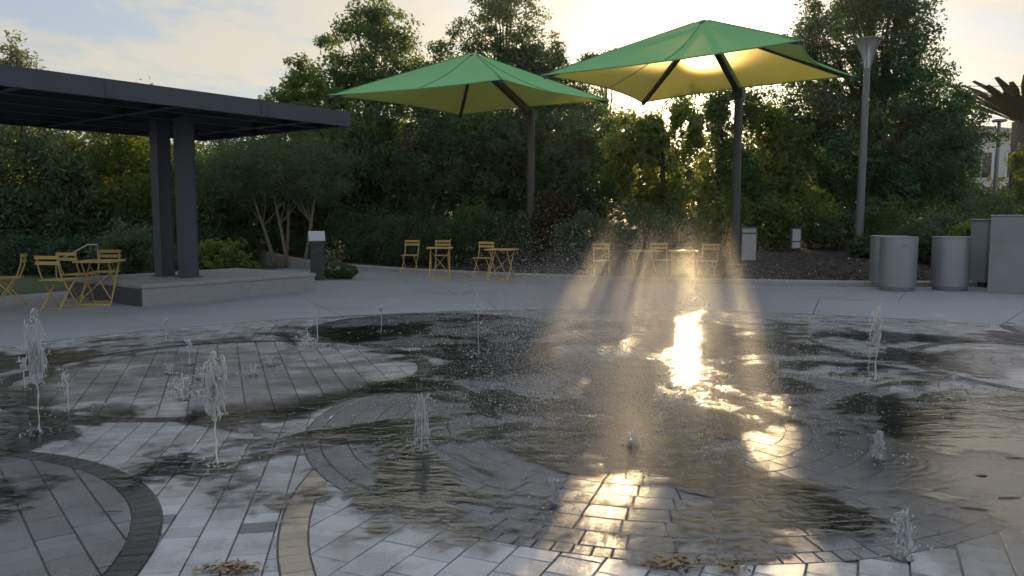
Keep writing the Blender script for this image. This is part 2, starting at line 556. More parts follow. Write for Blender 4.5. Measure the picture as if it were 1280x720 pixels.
class MB:
    def __init__(self):
        self.v, self.f, self.s = [], [], []

    def add(self, verts, faces, smooth=False):
        k = len(self.v)
        self.v += [tuple(p) for p in verts]
        self.f += [tuple(i + k for i in fc) for fc in faces]
        self.s += [smooth] * len(faces)
        return self

    def box(self, c, s, rz=0.0, rx=0.0, bev=0.0):
        hx, hy, hz = s[0] / 2, s[1] / 2, s[2] / 2
        M = Matrix.Rotation(rz, 3, 'Z') @ Matrix.Rotation(rx, 3, 'X')
        if bev <= 0:
            vs = [M @ Vector((a * hx, b * hy, d * hz)) + Vector(c) for d in (-1, 1) for a, b in ((-1, -1), (1, -1), (1, 1), (-1, 1))]
            self.add(vs, [(3, 2, 1, 0), (4, 5, 6, 7), (0, 1, 5, 4), (1, 2, 6, 5), (2, 3, 7, 6), (3, 0, 4, 7)])
        else:
            prof = []
            b_ = min(bev, hx * 0.9, hy * 0.9)
            ring = []
            for sx, sy, a0 in ((1, 1, 0), (-1, 1, 90), (-1, -1, 180), (1, -1, 270)):
                for k in range(3):
                    an = R(a0 + 45 * k)
                    ring.append((sx * (hx - b_) + b_ * math.cos(an), sy * (hy - b_) + b_ * math.sin(an)))
            n = len(ring)
            vs = []
            zb = min(b_, hz * 0.9)
            for z, ins in ((-hz, zb), (-hz + zb, 0), (hz - zb, 0), (hz, zb)):
                for (x, y) in ring:
                    kx = (hx - ins) / hx
                    ky = (hy - ins) / hy
                    vs.append(M @ Vector((x * kx, y * ky, z)) + Vector(c))
            fs = [tuple(range(n))[::-1], tuple(range(3 * n, 4 * n))]
            for r in range(3):
                for i in range(n):
                    j = (i + 1) % n
                    fs.append((r * n + i, r * n + j, (r + 1) * n + j, (r + 1) * n + i))
            self.add(vs, fs)
        return self

    def bar(self, a, b, w, t):
        """flat rectangular bar from a to b"""
        a, b = Vector(a), Vector(b)
        d = (b - a).normalized()
        up = Vector((0, 0, 1)) if abs(d.z) < 0.95 else Vector((0, 1, 0))
        s = d.cross(up).normalized()
        u = s.cross(d)
        vs = [p + s * (w / 2 * i) + u * (t / 2 * j) for p in (a, b) for i, j in ((-1, -1), (1, -1), (1, 1), (-1, 1))]
        self.add(vs, [(0, 1, 2, 3), (7, 6, 5, 4), (0, 4, 5, 1), (1, 5, 6, 2), (2, 6, 7, 3), (3, 7, 4, 0)])
        return self

    def tube(self, pts, rad, seg=8, cap=True):
        pts = [Vector(p) for p in pts]
        if not hasattr(rad, '__len__'):
            rad = [rad] * len(pts)
        vs, fs = [], []
        n = len(pts)
        pu = None
        for i, p in enumerate(pts):
            d = (pts[min(i + 1, n - 1)] - pts[max(i - 1, 0)]).normalized()
            if pu is None:
                ref = Vector((0, 0, 1)) if abs(d.z) < 0.9 else Vector((1, 0, 0))
                u = d.cross(ref).normalized()
            else:
                u = (pu - d * pu.dot(d))
                u = u.normalized() if u.length > 1e-6 else d.orthogonal().normalized()
            pu = u
            v = d.cross(u)
            for k in range(seg):
                a = 2 * math.pi * k / seg
                vs.append(p + (u * math.cos(a) + v * math.sin(a)) * rad[i])
        for i in range(n - 1):
            for k in range(seg):
                k2 = (k + 1) % seg
                fs.append((i * seg + k, i * seg + k2, (i + 1) * seg + k2, (i + 1) * seg + k))
        if cap:
            fs.append(tuple(range(seg))[::-1])
            fs.append(tuple((n - 1) * seg + k for k in range(seg)))
        self.add(vs, fs, True)
        return self

    def lathe(self, prof, seg=32, c=(0, 0, 0), cap=True, smooth=True):
        vs, fs = [], []
        for r, z in prof:
            for k in range(seg):
                a = 2 * math.pi * k / seg
                vs.append((c[0] + r * math.cos(a), c[1] + r * math.sin(a), c[2] + z))
        n = len(prof)
        for i in range(n - 1):
            for k in range(seg):
                k2 = (k + 1) % seg
                fs.append((i * seg + k, i * seg + k2, (i + 1) * seg + k2, (i + 1) * seg + k))
        if cap:
            fs.append(tuple(range(seg))[::-1])
            fs.append(tuple((n - 1) * seg + k for k in range(seg)))
        self.add(vs, fs, smooth)
        return self

    def prism(self, poly, z0, z1):
        n = len(poly)
        vs = [(p[0], p[1], z0) for p in poly] + [(p[0], p[1], z1) for p in poly]
        fs = [tuple(range(n))[::-1], tuple(range(n, 2 * n))]
        fs += [(i, (i + 1) % n, n + (i + 1) % n, n + i) for i in range(n)]
        self.add(vs, fs)
        return self

    def mesh(self, name):
        me = bpy.data.meshes.new(name)
        me.from_pydata(self.v, [], self.f)
        me.polygons.foreach_set('use_smooth', self.s)
        me.update()
        return me

    def build(self, name, material, parent=None, kind=None):
        o = link(name, self.mesh(name), material, parent, kind)
        if any(self.s):
            try:
                md = None
                o.data.set_sharp_from_angle(angle=R(40))
            except Exception:
                pass
        return o


def quads_mesh(name, V, nq):
    """V: (nq*4,3) array -> mesh of separate quads"""
    me = bpy.data.meshes.new(name)
    me.vertices.add(nq * 4)
    me.vertices.foreach_set('co', V.astype(np.float32).ravel())
    me.loops.add(nq * 4)
    me.loops.foreach_set('vertex_index', np.arange(nq * 4, dtype=np.int32))
    me.polygons.add(nq)
    me.polygons.foreach_set('loop_start', np.arange(0, nq * 4, 4, dtype=np.int32))
    me.polygons.foreach_set('loop_total', np.full(nq, 4, dtype=np.int32))
    me.update(calc_edges=True)
    return me


# ------------------------------------------------------------------ the ground
def sheet(name, poly, z, material, kind='structure'):
    mb = MB()
    mb.add([(x, y, z) for x, y in poly], [tuple(range(len(poly)))])
    o = mb.build(name, material)
    o['kind'] = kind
    return o


def circle_pts(c, r, n, a0=0, a1=2 * math.pi):
    return [(c[0] + r * math.cos(a0 + (a1 - a0) * k / n), c[1] + r * math.sin(a0 + (a1 - a0) * k / n)) for k in range(n)]


sheet('ground', [(-900, -300), (900, -300), (900, 1500), (-900, 1500)], -0.06, 'soil')
PAD_C, PAD_R = (1.2, 4.0), 8.2
# concrete plaza: joint bed and radial slabs round the pad
plaza = sheet('plaza', [(-14, -8), (26, -8), (26, 30), (-10.5, 30), (-14, 20)], -0.020, 'concrete_joint')
rings = [(PAD_R + 0.012, 10.6), (10.6, 13.4), (13.4, 16.4), (16.4, 20.0)]
for ri, (r0, r1) in enumerate(rings):
    nseg = [22, 26, 30, 34][ri]
    off = 0.06 * ri + 0.03
    for k in range(nseg):
        a0 = 2 * math.pi * k / nseg + off
        a1 = 2 * math.pi * (k + 1) / nseg + off
        am = (a0 + a1) / 2
        cx, cyy = PAD_C[0] + r0 * math.cos(am), PAD_C[1] + r0 * math.sin(am)
        if cyy < 1.0 or abs(cx) > 0.9 * cyy + 5:
            continue
        g0, g1 = 0.006 / r0, 0.006 / r1
        n = 8
        poly = [(PAD_C[0] + (r0 + .006) * math.cos(a0 + g0 + (a1 - a0 - 2 * g0) * j / n),
                 PAD_C[1] + (r0 + .006) * math.sin(a0 + g0 + (a1 - a0 - 2 * g0) * j / n)) for j in range(n + 1)]
        poly += [(PAD_C[0] + (r1 - .006) * math.cos(a1 - g1 - (a1 - a0 - 2 * g1) * j / n),
                  PAD_C[1] + (r1 - .006) * math.sin(a1 - g1 - (a1 - a0 - 2 * g1) * j / n)) for j in range(n + 1)]
        # no slab where the lawn lies
        if cx < -8.6 and cyy > 13.0:
            continue
        MB().prism(poly[::-1], -0.018, 0.0).build('slab', 'concrete', plaza)

# kerb line (plaza edge of the planting bed)
KERB = [gp(-330, 331).xy, gp(180, 327).xy, gp(330, 329).xy, gp(410, 333).xy, gp(480, 339).xy, gp(560, 343.5).xy, gp(640, 347.5).xy, gp(720, 350.5).xy, gp(800, 353).xy,
        gp(880, 355).xy, gp(960, 356.5).xy, gp(1040, 358).xy, gp(1120, 358.5).xy, gp(1200, 358.5).xy, gp(1330, 357).xy]


def smooth_line(pts, n):
    out = []
    P = [Vector((p[0], p[1])) for p in pts]
    for i in range(len(P) - 1):
        p0, p1, p2, p3 = P[max(i - 1, 0)], P[i], P[i + 1], P[min(i + 2, len(P) - 1)]
        for k in range(n):
            t = k / n
            out.append(0.5 * ((2 * p1) + (p2 - p0) * t + (2 * p0 - 5 * p1 + 4 * p2 - p3) * t * t + (3 * p1 - p0 - 3 * p2 + p3) * t ** 3))
    out.append(P[-1])
    return out


KL = smooth_line(KERB[3:], 4)
kerb_root = empty('kerb', (KL[0].x, KL[0].y, 0))
tag(kerb_root, 'low curved concrete kerb between the plaza and the planting bed', 'kerb')
acc = []
for i in range(0, len(KL) - 1, 2):
    seg = KL[i:i + 3]
    if len(seg) < 2:
        continue
    mb = MB()
    nrm = []
    for j, p in enumerate(seg):
        d = (seg[min(j + 1, len(seg) - 1)] - seg[max(j - 1, 0)]).normalized()
        nrm.append(Vector((-d.y, d.x)))
    prof = [(0, -0.02), (0, 0.085), (0.02, 0.105), (0.20, 0.11), (0.22, 0.09), (0.22, -0.02)]
    vs = []
    for j, p in enumerate(seg):
        q = p.copy()
        if j == 0:
            q += (seg[1] - seg[0]).normalized() * 0.004
        if j == len(seg) - 1:
            q -= (seg[-1] - seg[-2]).normalized() * 0.004
        for (o_, z) in prof:
            vs.append((q.x + nrm[j].x * o_ - KL[0].x, q.y + nrm[j].y * o_ - KL[0].y, z))
    n = len(prof)
    fs = []
    for j in range(len(seg) - 1):
        for k in range(n - 1):
            fs.append((j * n + k, (j + 1) * n + k, (j + 1) * n + k + 1, j * n + k + 1))
    fs.append(tuple(range(n)))
    fs.append(tuple((len(seg) - 1) * n + k for k in range(n))[::-1])
    mb.add(vs, fs)
    mb.build('kerb_stone', 'kerb', kerb_root)


def kerb_y(x):
    ks = [(p.x, p.y) for p in KL]
    if x <= ks[0][0]:
        return ks[0][1] + (ks[0][0] - x) * 0.25
    for a, b in zip(ks, ks[1:]):
        if a[0] <= x <= b[0] and b[0] > a[0]:
            return a[1] + (b[1] - a[1]) * (x - a[0]) / (b[0] - a[0])
    return ks[-1][1]


def hsh(i, j):
    return math.sin(i * 12.9898 + j * 78.233) * 43758.5453 % 1.0


def bed_z(x, y):
    """height of the mounded planting bed"""
    d = y - kerb_y(x) - 0.2
    if d < 0:
        return -0.02
    hgt = 0.085 + 0.5 * (1 - math.exp(-d / 4.5)) * (0.55 + 0.45 / (1 + math.exp(-(x - 3.0))))
    return hgt + 0.03 * math.sin(x * 1.7 + y) * min(1, d) + 0.02 * math.sin(x * 4.1 - y * 2.3) * min(1, d)


mb = MB()
xs = [KL[0].x + 0.3 + i * 0.35 for i in range(74)]
ts = [0.205, 0.5, 0.9, 1.4, 2.0, 2.7, 3.5, 4.5, 5.8, 7.5, 10, 14, 20, 30]
vs = []
for x in xs:
    for t in ts:
        y = kerb_y(x) + t
        vs.append((x, y, bed_z(x, y)))
n = len(ts)
fs = [(i * n + k, (i + 1) * n + k, (i + 1) * n + k + 1, i * n + k + 1) for i in range(len(xs) - 1) for k in range(n - 1)]
mb.add(vs, fs, True)
bed = mb.build('planting_bed', 'mulch')
bed['kind'] = 'structure'

rng = np.random.default_rng(11)
# mulch chips on the open part of the bed
pos = []
while len(pos) < 9000:
    x = rng.uniform(-5, 11)
    y = kerb_y(x) + 0.24 + abs(rng.normal(0, 2.2))
    pos.append((x, y, bed_z(x, y) + 0.006))
pos = np.array(pos)
N = len(pos)
ang = rng.uniform(0, 2 * np.pi, N)
L = rng.uniform(0.012, 0.045, N)
W = rng.uniform(0.006, 0.014, N)
dx = np.stack([np.cos(ang) * L, np.sin(ang) * L, rng.normal(0, 0.010, N)], 1)
dy = np.stack([-np.sin(ang) * W, np.cos(ang) * W, rng.normal(0, 0.005, N)], 1)
V = np.stack([pos - dx - dy, pos + dx - dy, pos + dx + dy, pos - dx + dy], 1).reshape(-1, 3)
chips = link('mulch_chips', quads_mesh('mulch_chips', V, N), 'mulch_chip')
tag(chips, 'dark bark mulch chips scattered over the planting bed', 'mulch', kind='stuff')

# lawn behind the left tables
lawn_poly = [(-13.0, 12.2), (-9.2, 14.25), (-8.3, 15.6), (-7.8, 19.5), (-9, 26), (-30, 30), (-40, 10)]
sheet('lawn', lawn_poly, 0.006, 'lawn')
# ground under the trees at the left
sheet('tree_ground', [(-60, 17.4), (-7.6, 18.6), (-5.6, 24.2), (-5.6, 60), (-60, 60)], 0.012, 'soil')

# ------------------------------------------------------------------ the paved pad
pad = MB()
pad.add([(x, y, -0.011) for x, y in circle_pts(PAD_C, PAD_R, 96)], [tuple(range(96))])
pad_o = pad.build('splash_pad', 'paver_sand')
pad_o['kind'] = 'structure'

DISCS = [  # centre, radius, band width, band material, field material, field kind, a, b, angle
    dict(c=(0.95, 5.45), r=2.22, bw=0.10, bm='paver_slate', fm='paver_slate', kind='ring', a=0.20, b=0.165),
    dict(c=(-3.40, 2.85), r=1.80, bw=0.13, bm='paver_dark', fm='paver_slate', kind='bond', a=0.16, b=0.135, an=38),
    dict(c=(-2.60, 7.25), r=1.72, bw=0.14, bm='paver_dark', fm='paver_light', kind='bond', a=0.20, b=0.165, an=20),
    dict(c=(5.55, 7.35), r=1.60, bw=0.14, bm='paver_dark', fm='paver_light', kind='ring', a=0.20, b=0.165),
    dict(c=(-1.00, 10.15), r=1.45, bw=0.14, bm='paver_dark', fm='paver_slate', kind='bond', a=0.20, b=0.165, an=-35),
    dict(c=(1.96, 4.15), r=2.95, bw=0.13, bm='paver_tan', fm='paver_grey', kind='bond', a=0.19, b=0.165, an=-24),
    dict(c=(5.9, 3.6), r=2.0, bw=0.13, bm='paver_dark', fm='paver_grey', kind='bond', a=0.20, b=0.165, an=12),
    dict(c=(7.8, 9.6), r=1.5, bw=0.13, bm='paver_dark', fm='paver_slate', kind='bond', a=0.20, b=0.165, an=5),
    dict(c=PAD_C, r=PAD_R - 0.16, bw=0.15, bm='paver_grey', fm='paver_grey', kind='bond', a=0.16, b=0.12, an=10),
]


def clip(poly, n, c, lim):
    """keep points with n.(q-c) <= lim"""
    out_ = []
    for i in range(len(poly)):
        p, q = poly[i], poly[(i + 1) % len(poly)]
        dp = n[0] * (p[0] - c[0]) + n[1] * (p[1] - c[1]) - lim
        dq = n[0] * (q[0] - c[0]) + n[1] * (q[1] - c[1]) - lim
        if dp <= 0:
            out_.append(p)
        if (dp < 0 < dq) or (dq < 0 < dp):
            t = dp / (dp - dq)
            out_.append((p[0] + (q[0] - p[0]) * t, p[1] + (q[1] - p[1]) * t))
    return out_


def area(poly):
    return 0.5 * abs(sum(poly[i][0] * poly[(i + 1) % len(poly)][1] - poly[(i + 1) % len(poly)][0] * poly[i][1] for i in range(len(poly))))


def in_view(x, y):
    return y > 2.45 and abs(x) < 0.66 * y + 0.9


prng = random.Random(5)
pieces = []   # (centre, polygon, material)
GAP = 0.0036


def add_piece(poly, fm, di, full):
    cx = sum(p[0] for p in poly) / len(poly)
    cy_ = sum(p[1] for p in poly) / len(poly)
    if not in_view(cx, cy_):
        return
    for dj in range(di):
        D = DISCS[dj]
        ro = D['r'] + D['bw']
        v = (cx - D['c'][0], cy_ - D['c'][1])
        d = math.hypot(*v)
        if d > ro + 0.25:
            continue
        if d < ro - 0.25 or d < 1e-6:
            return
        nn = (-v[0] / d, -v[1] / d)
        poly = clip(poly, nn, D['c'], -(ro + GAP))
        if len(poly) < 3:
            return
    if area(poly) < 0.04 * full:
        return
    pieces.append((poly, fm))


for di, D in enumerate(DISCS):
    c, r, bw = D['c'], D['r'], D['bw']
    # soldier course band
    nb = int(2 * math.pi * (r + bw / 2) / (0.075 if D['bm'] == 'paver_dark' else 0.085))
    for k in range(nb):
        a0, a1 = 2 * math.pi * k / nb, 2 * math.pi * (k + 1) / nb
        ga = GAP / (r + bw / 2)
        poly = [(c[0] + q * math.cos(a), c[1] + q * math.sin(a)) for q, a in
                ((r + GAP, a0 + ga), (r + bw - GAP, a0 + ga), (r + bw - GAP, a1 - ga), (r + GAP, a1 - ga))]
        add_piece(poly, D['bm'], di, 0.075 * bw)
    a, b = D['a'], D['b']
    if D['kind'] == 'ring':
        q = r
        row = 0
        while q > 0.25:
            q0 = q - b
            ns = max(6, int(2 * math.pi * (q0 + b / 2) / a))
            for k in range(ns):
                a0 = 2 * math.pi * (k + 0.5 * (row % 2)) / ns
                a1 = 2 * math.pi * (k + 1 + 0.5 * (row % 2)) / ns
                ga = GAP / (q0 + b / 2)
                poly = [(c[0] + t * math.cos(an), c[1] + t * math.sin(an)) for t, an in
                        ((q0 + GAP, a0 + ga), (q - GAP, a0 + ga), (q - GAP, (a0 + a1) / 2), (q - GAP, a1 - ga), (q0 + GAP, a1 - ga))]
                add_piece(poly, D['fm'], di, a * b)
            q = q0
            row += 1
    else:
        an = R(D['an'])
        ca, sa = math.cos(an), math.sin(an)
        ni, nj = int(r / a) + 2, int(r / b) + 2
        for i in range(-ni, ni + 1):
            for j in range(-nj, nj + 1):
                x0, y0 = i * a, j * b + (0.5 * b if i % 2 else 0) + prng.uniform(-.002, .002)
                if math.hypot(x0, y0) > r + 0.2:
                    continue
                pl = [(x0 + sx * (a / 2 - GAP), y0 + sy * (b / 2 - GAP)) for sx, sy in ((-1, -1), (1, -1), (1, 1), (-1, 1))]
                pl = [(c[0] + px * ca - py * sa, c[1] + px * sa + py * ca) for px, py in pl]
                cx, cy_ = c[0] + x0 * ca - y0 * sa, c[1] + x0 * sa + y0 * ca
                d = math.hypot(cx - c[0], cy_ - c[1])
                if d > r - 0.2:
                    nn = ((cx - c[0]) / d, (cy_ - c[1]) / d)
                    pl = clip(pl, nn, c, r - GAP)
                    if len(pl) < 3:
                        continue
                fm = D['fm']
                if prng.random() < 0.06 and fm == 'paver_grey':
                    fm = prng.choice(('paver_slate', 'paver_light', 'paver_grey'))
                add_piece(pl, fm, di, a * b)


def paver_geo(poly):
    n = len(poly)
    cx = sum(p[0] for p in poly) / n
    cy_ = sum(p[1] for p in poly) / n
    tx, ty, dz = prng.uniform(-.006, .006), prng.uniform(-.006, .006), prng.uniform(-.0012, .0008)
    vs, ch = [], 0.004
    for x, y in poly:
        vs.append((x, y, -0.011))
    for x, y in poly:
        vs.append((x, y, -0.003 + dz))
    for x, y in poly:
        d = math.hypot(x - cx, y - cy_) or 1
        vs.append((x - (x - cx) / d * ch, y - (y - cy_) / d * ch, dz + (x - cx) * tx + (y - cy_) * ty))
    fs = [tuple(range(2 * n, 3 * n))]
    for r in (0, 1):
        fs += [(r * n + i, r * n + (i + 1) % n, (r + 1) * n + (i + 1) % n, (r + 1) * n + i) for i in range(n)]
    return vs, fs, (cx, cy_)


def ccw(poly):
    s = sum(poly[i][0] * poly[(i + 1) % len(poly)][1] - poly[(i + 1) % len(poly)][0] * poly[i][1] for i in range(len(poly)))
    return poly if s > 0 else poly[::-1]


def shown(pc):
    poly = pc[0]
    cx = sum(p[0] for p in poly) / len(poly)
    cy_ = sum(p[1] for p in poly) / len(poly)
    if cy_ < 2.95 or abs(cx) > 0.645 * cy_:
        return 0
    return area(poly) / (cx * cx + cy_ * cy_) ** 1.5


pieces.sort(key=shown, reverse=True)
mats_order = ['paver_grey', 'paver_light', 'paver_slate', 'paver_dark', 'paver_tan']
stuff = MB()
smat = []
for idx, (poly, fm) in enumerate(pieces):
    vs, fs, (cx, cy_) = paver_geo(ccw(poly))
    if idx < 300:
        mb = MB()
        mb.add([(x - cx, y - cy_, z) for x, y, z in vs], fs)
        o = mb.build('paver', fm, pad_o)
        o.location = (cx, cy_, 0)
    else:
        stuff.add(vs, fs)
        smat += [mats_order.index(fm)] * len(fs)
me = stuff.mesh('paver_field')
for mname in mats_order:
    me.materials.append(MATS[mname])
me.polygons.foreach_set('material_index', smat)
o = link('paver_field', me, None, pad_o, 'stuff')

# water film lying on the pad
mb = MB()
mb.add([(x, y, 0.0055) for x, y in circle_pts((1.2, 6.6), 7.6, 96) if math.hypot(x - PAD_C[0], y - PAD_C[1]) < PAD_R + 3], [])
n = len(mb.v)
mb.f = [tuple(range(n))]
mb.s = [False]
wf = mb.build('water', 'water_film')
wf['kind'] = 'structure'

# ------------------------------------------------------------------ shelter
E1 = Vector((0.603, 0.798, 0))      # long direction of the roof, away from the camera
E2 = Vector((-0.798, 0.603, 0))     # across, to the back
RZ = math.atan2(E1.y, E1.x)
roof_c = Vector((-3.0, 15.2, 0))    # right front corner in plan
ROOF_L, ROOF_W, Z_U, Z_T = 10.5, 4.9, 3.10, 3.37
sh = empty('shelter', tuple(roof_c), RZ)
tag(sh, 'flat dark steel shelter roof carried by paired columns over a concrete platform', 'shelter')
# local x runs along E1 (0 = near right corner, negative towards the viewer), local y along E2


def part_box(name, c, s, m, parent, bev=0.0):
    return MB().box(c, s, bev=bev).build(name, m, parent)


for y in (0.04, ROOF_W - 0.04):
    f = MB().box((-ROOF_L / 2, y, (Z_U + Z_T) / 2), (ROOF_L, 0.012, Z_T - Z_U))
    f.box((-ROOF_L / 2, y + (0.04 if y < 1 else -0.04), Z_T - 0.006), (ROOF_L, 0.08, 0.012))
    f.box((-ROOF_L / 2, y + (0.04 if y < 1 else -0.04), Z_U + 0.006), (ROOF_L, 0.08, 0.012))
    f.build('fascia', 'steel', sh)
for x in (-0.02, -ROOF_L + 0.02):
    f = MB().box((x, ROOF_W / 2, (Z_U + Z_T) / 2), (0.012, ROOF_W - 0.1, Z_T - Z_U - 0.004))
    f.box((x + (-0.04 if x > -1 else 0.04), ROOF_W / 2, Z_U + 0.009), (0.08, ROOF_W - 0.18, 0.010))
    f.build('fascia', 'steel', sh)
for x in (-1.9, -4.5, -7.1, -9.6):     # splice plates with bolts on the front fascia
    sp_ = MB().box((x, 0.029, (Z_U + Z_T) / 2), (0.16, 0.010, Z_T - Z_U - 0.05)).build('splice_plate', 'steel', sh)
    for dx_ in (-0.05, 0.05):
        for dz_ in (-0.07, 0.0, 0.07):
            MB().box((x + dx_, 0.021, (Z_U + Z_T) / 2 + dz_), (0.022, 0.012, 0.022)).build('bolt', 'steel', sp_)
part_box('roof_deck', (-ROOF_L / 2, ROOF_W / 2, Z_T - 0.04), (ROOF_L - 0.06, ROOF_W - 0.12, 0.03), 'steel', sh)
nb = 30
for k in range(nb):     # deck boards under the roof, running lengthwise
    y = 0.14 + (ROOF_W - 0.28) * (k + 0.5) / nb
    part_box('deck_board', (-ROOF_L / 2, y, Z_T - 0.075), (ROOF_L - 0.10, (ROOF_W - 0.28) / nb - 0.014, 0.03), 'deck_wood', sh)
for y in (0.95, 1.95, 2.95, 3.95):
    b = MB().box((-ROOF_L / 2, y, Z_U + 0.10), (ROOF_L - 0.1, 0.010, 0.13))
    b.box((-ROOF_L / 2, y, Z_U + 0.03), (ROOF_L - 0.1, 0.09, 0.010))
    b.build('purlin', 'steel', sh)
for x in (-0.75, -3.3, -5.6, -8.1, -9.9):
    b = MB().box((x, ROOF_W / 2, Z_U + 0.115), (0.010, ROOF_W - 0.2, 0.15))
    b.box((x, ROOF_W / 2, Z_U + 0.036), (0.12, ROOF_W - 0.2, 0.012))
    b.build('cross_beam', 'steel', sh)

# platform A corner on the ground and its local frame
pa = gp(178, 383)
PL, PW, PH = 3.45, 2.55, 0.34
plat = empty('platform', (pa.x, pa.y, 0), RZ)
tag(plat, 'pale grey concrete seat platform under the shelter columns', 'platform')
mb = MB().box((PL / 2, PW / 2, PH / 2 - 0.05), (PL - 0.03, PW - 0.03, PH + 0.06 - 0.06 + 0.05), bev=0.008)
mb.build('plinth', 'platform_concrete', plat)
MB().box((PL / 2, PW / 2, PH - 0.034), (PL, PW, 0.068), bev=0.010).build('top_slab', 'platform_concrete', plat)
MB().box((-0.004, PW / 2, PH / 2 - 0.045), (0.03, PW - 0.04, PH - 0.06)).build('shade_panel', 'end_shade', plat)  # added dark panel that paints the shade on the end face
for i, (lx, ly) in enumerate(((1.38, 0.95), (1.30, 1.60))):
    mb = MB()
    wpos = Vector((pa.x, pa.y, 0)) + E1 * lx + E2 * ly
    loc = wpos - roof_c
    l = Vector((loc.dot(E1), loc.dot(E2), 0))
    z0, z1 = PH, Z_U + 0.035
    hh = z1 - z0
    mb.box((l.x, l.y, z0 + hh / 2), (0.012, 0.22, hh))
    mb.box((l.x - 0.12, l.y, z0 + hh / 2), (0.016, 0.25, hh))
    mb.box((l.x + 0.12, l.y, z0 + hh / 2), (0.016, 0.25, hh))
    mb.box((l.x, l.y - 0.113, z0 + hh / 2), (0.222, 0.006, hh))
    mb.box((l.x, l.y + 0.113, z0 + hh / 2), (0.222, 0.006, hh))
    col = mb.build('column', 'steel', sh)
    MB().box((l.x, l.y, PH + 0.008), (0.36, 0.36, 0.016)).build('base_plate', 'steel', col)
    # the second pair at the other end of the roof stands on the plaza
    MB().box((l.x - 6.3, l.y, Z_U / 2 + 0.015), (0.25, 0.25, Z_U)).build('column', 'steel', sh)

# ------------------------------------------------------------------ umbrellas


def umbrella(name, label, L_, Fp, R_, N_, apex, pole_xy, pole_top, base_z):
    root = empty(name, (pole_xy[0], pole_xy[1], base_z))
    tag(root, label, 'parasol', 'square green shade parasols over the bed')
    O = Vector((pole_xy[0], pole_xy[1], base_z))
    cs = [Vector(p) - O for p in (N_, R_, Fp, L_)]
    ap = Vector(apex) - O
    n = 18
    for k in range(4):
        A, B = cs[k], cs[(k + 1) % 4]
        vs, fs = [], []
        for j in range(n + 1):
            t = j / n
            for i in range(n + 1):
                s = i / n
                rim = A.lerp(B, s)
                pull = 0.12 * 4 * s * (1 - s)
                rim = rim.lerp(Vector((ap.x, ap.y, rim.z)), pull)
                rim.z += 0.0 * 4 * s * (1 - s)
                p = ap.lerp(rim, t)
                p.z -= 0.10 * math.sin(math.pi * t) * (4 * s * (1 - s))
                vs.append(p)
        for j in range(n):
            for i in range(n):
                a = j * (n + 1) + i
                fs.append((a, a + n + 1, a + n + 2, a + 1) if j else (a, a + n + 1, a + n + 2))
        mb = MB()
        mb.add(vs, fs, True)
        pn = mb.build('canopy_panel', 'shade_cloth', root)
        hem = [vs[n * (n + 1) + i] for i in range(n + 1)]
        MB().tube(hem, 0.016, 6).build('hem', 'shade_cloth', pn)
        for sk in (0, n // 2):
            MB().tube([vs[j * (n + 1) + sk] + Vector((0, 0, 0.006)) for j in range(1, n + 1)], 0.009, 5).build('seam', 'seam_cloth', pn)
    hub = ap - Vector((0, 0, 0.16))
    for k in range(4):
        c = cs[k] + (ap - cs[k]) * 0.01 - Vector((0, 0, 0.05))
        MB().bar(hub, c, 0.07, 0.09).build('rib', 'pole_paint', root)
    MB().lathe([(0.10, -0.12), (0.13, -0.10), (0.13, 0.08), (0.06, 0.13)], 12, c=tuple(hub)).build('hub', 'pole_paint', root)
    pt = Vector((0, 0, pole_top - base_z))
    MB().lathe([(0.30, -0.05), (0.30, 0.012), (0.11, 0.02), (0.105, 0.05), (0.10, 0.1)], 20).build('base_flange', 'pole_paint', root)
    MB().tube([(0, 0, 0), (0, 0, pt.z * 0.5), pt], [0.105, 0.10, 0.095], 20).build('pole', 'pole_paint', root)
    d = (hub - pt).normalized()
    MB().bar(pt - d * 0.12, hub, 0.12, 0.17).build('arm', 'pole_paint', root)
    MB().box(tuple(pt - Vector((0, 0, 0.04))), (0.24, 0.24, 0.24), math.atan2(d.y, d.x)).build('knuckle', 'pole_paint', root)
    mid = cs[1].lerp(cs[2], 0.5)
    MB().tube([hub, mid.lerp(Vector((ap.x, ap.y, mid.z)), 0.16) + Vector((0, 0, 0.07))], 0.012, 6).build('stay', 'pole_paint', root)
    return root


def corner(px, py, zc):
    return gp(px, py, zc)


ZC = 4.40
kz = bed_z(5.4, 19.0)
umbrella('shade_parasol', 'square green shade parasol glowing gold underneath where the sun shines through',
         corner(677, 94, ZC), corner(803, 128, ZC), corner(1066, 95, ZC), corner(1004, 50, ZC),
         at(880, 24, 17.0), (5.32, 19.1), 4.36, bed_z(5.32, 19.1))
umbrella('shade_parasol', 'square green shade parasol beside the tall dark tree, all green underneath',
         corner(410, 119, ZC), corner(575, 144, ZC), corner(762, 126, ZC), corner(628, 99, ZC),
         at(592, 66, 20.1), (0.52, 22.0), 4.20, bed_z(0.52, 22.0))

# ------------------------------------------------------------------ bistro chairs and tables


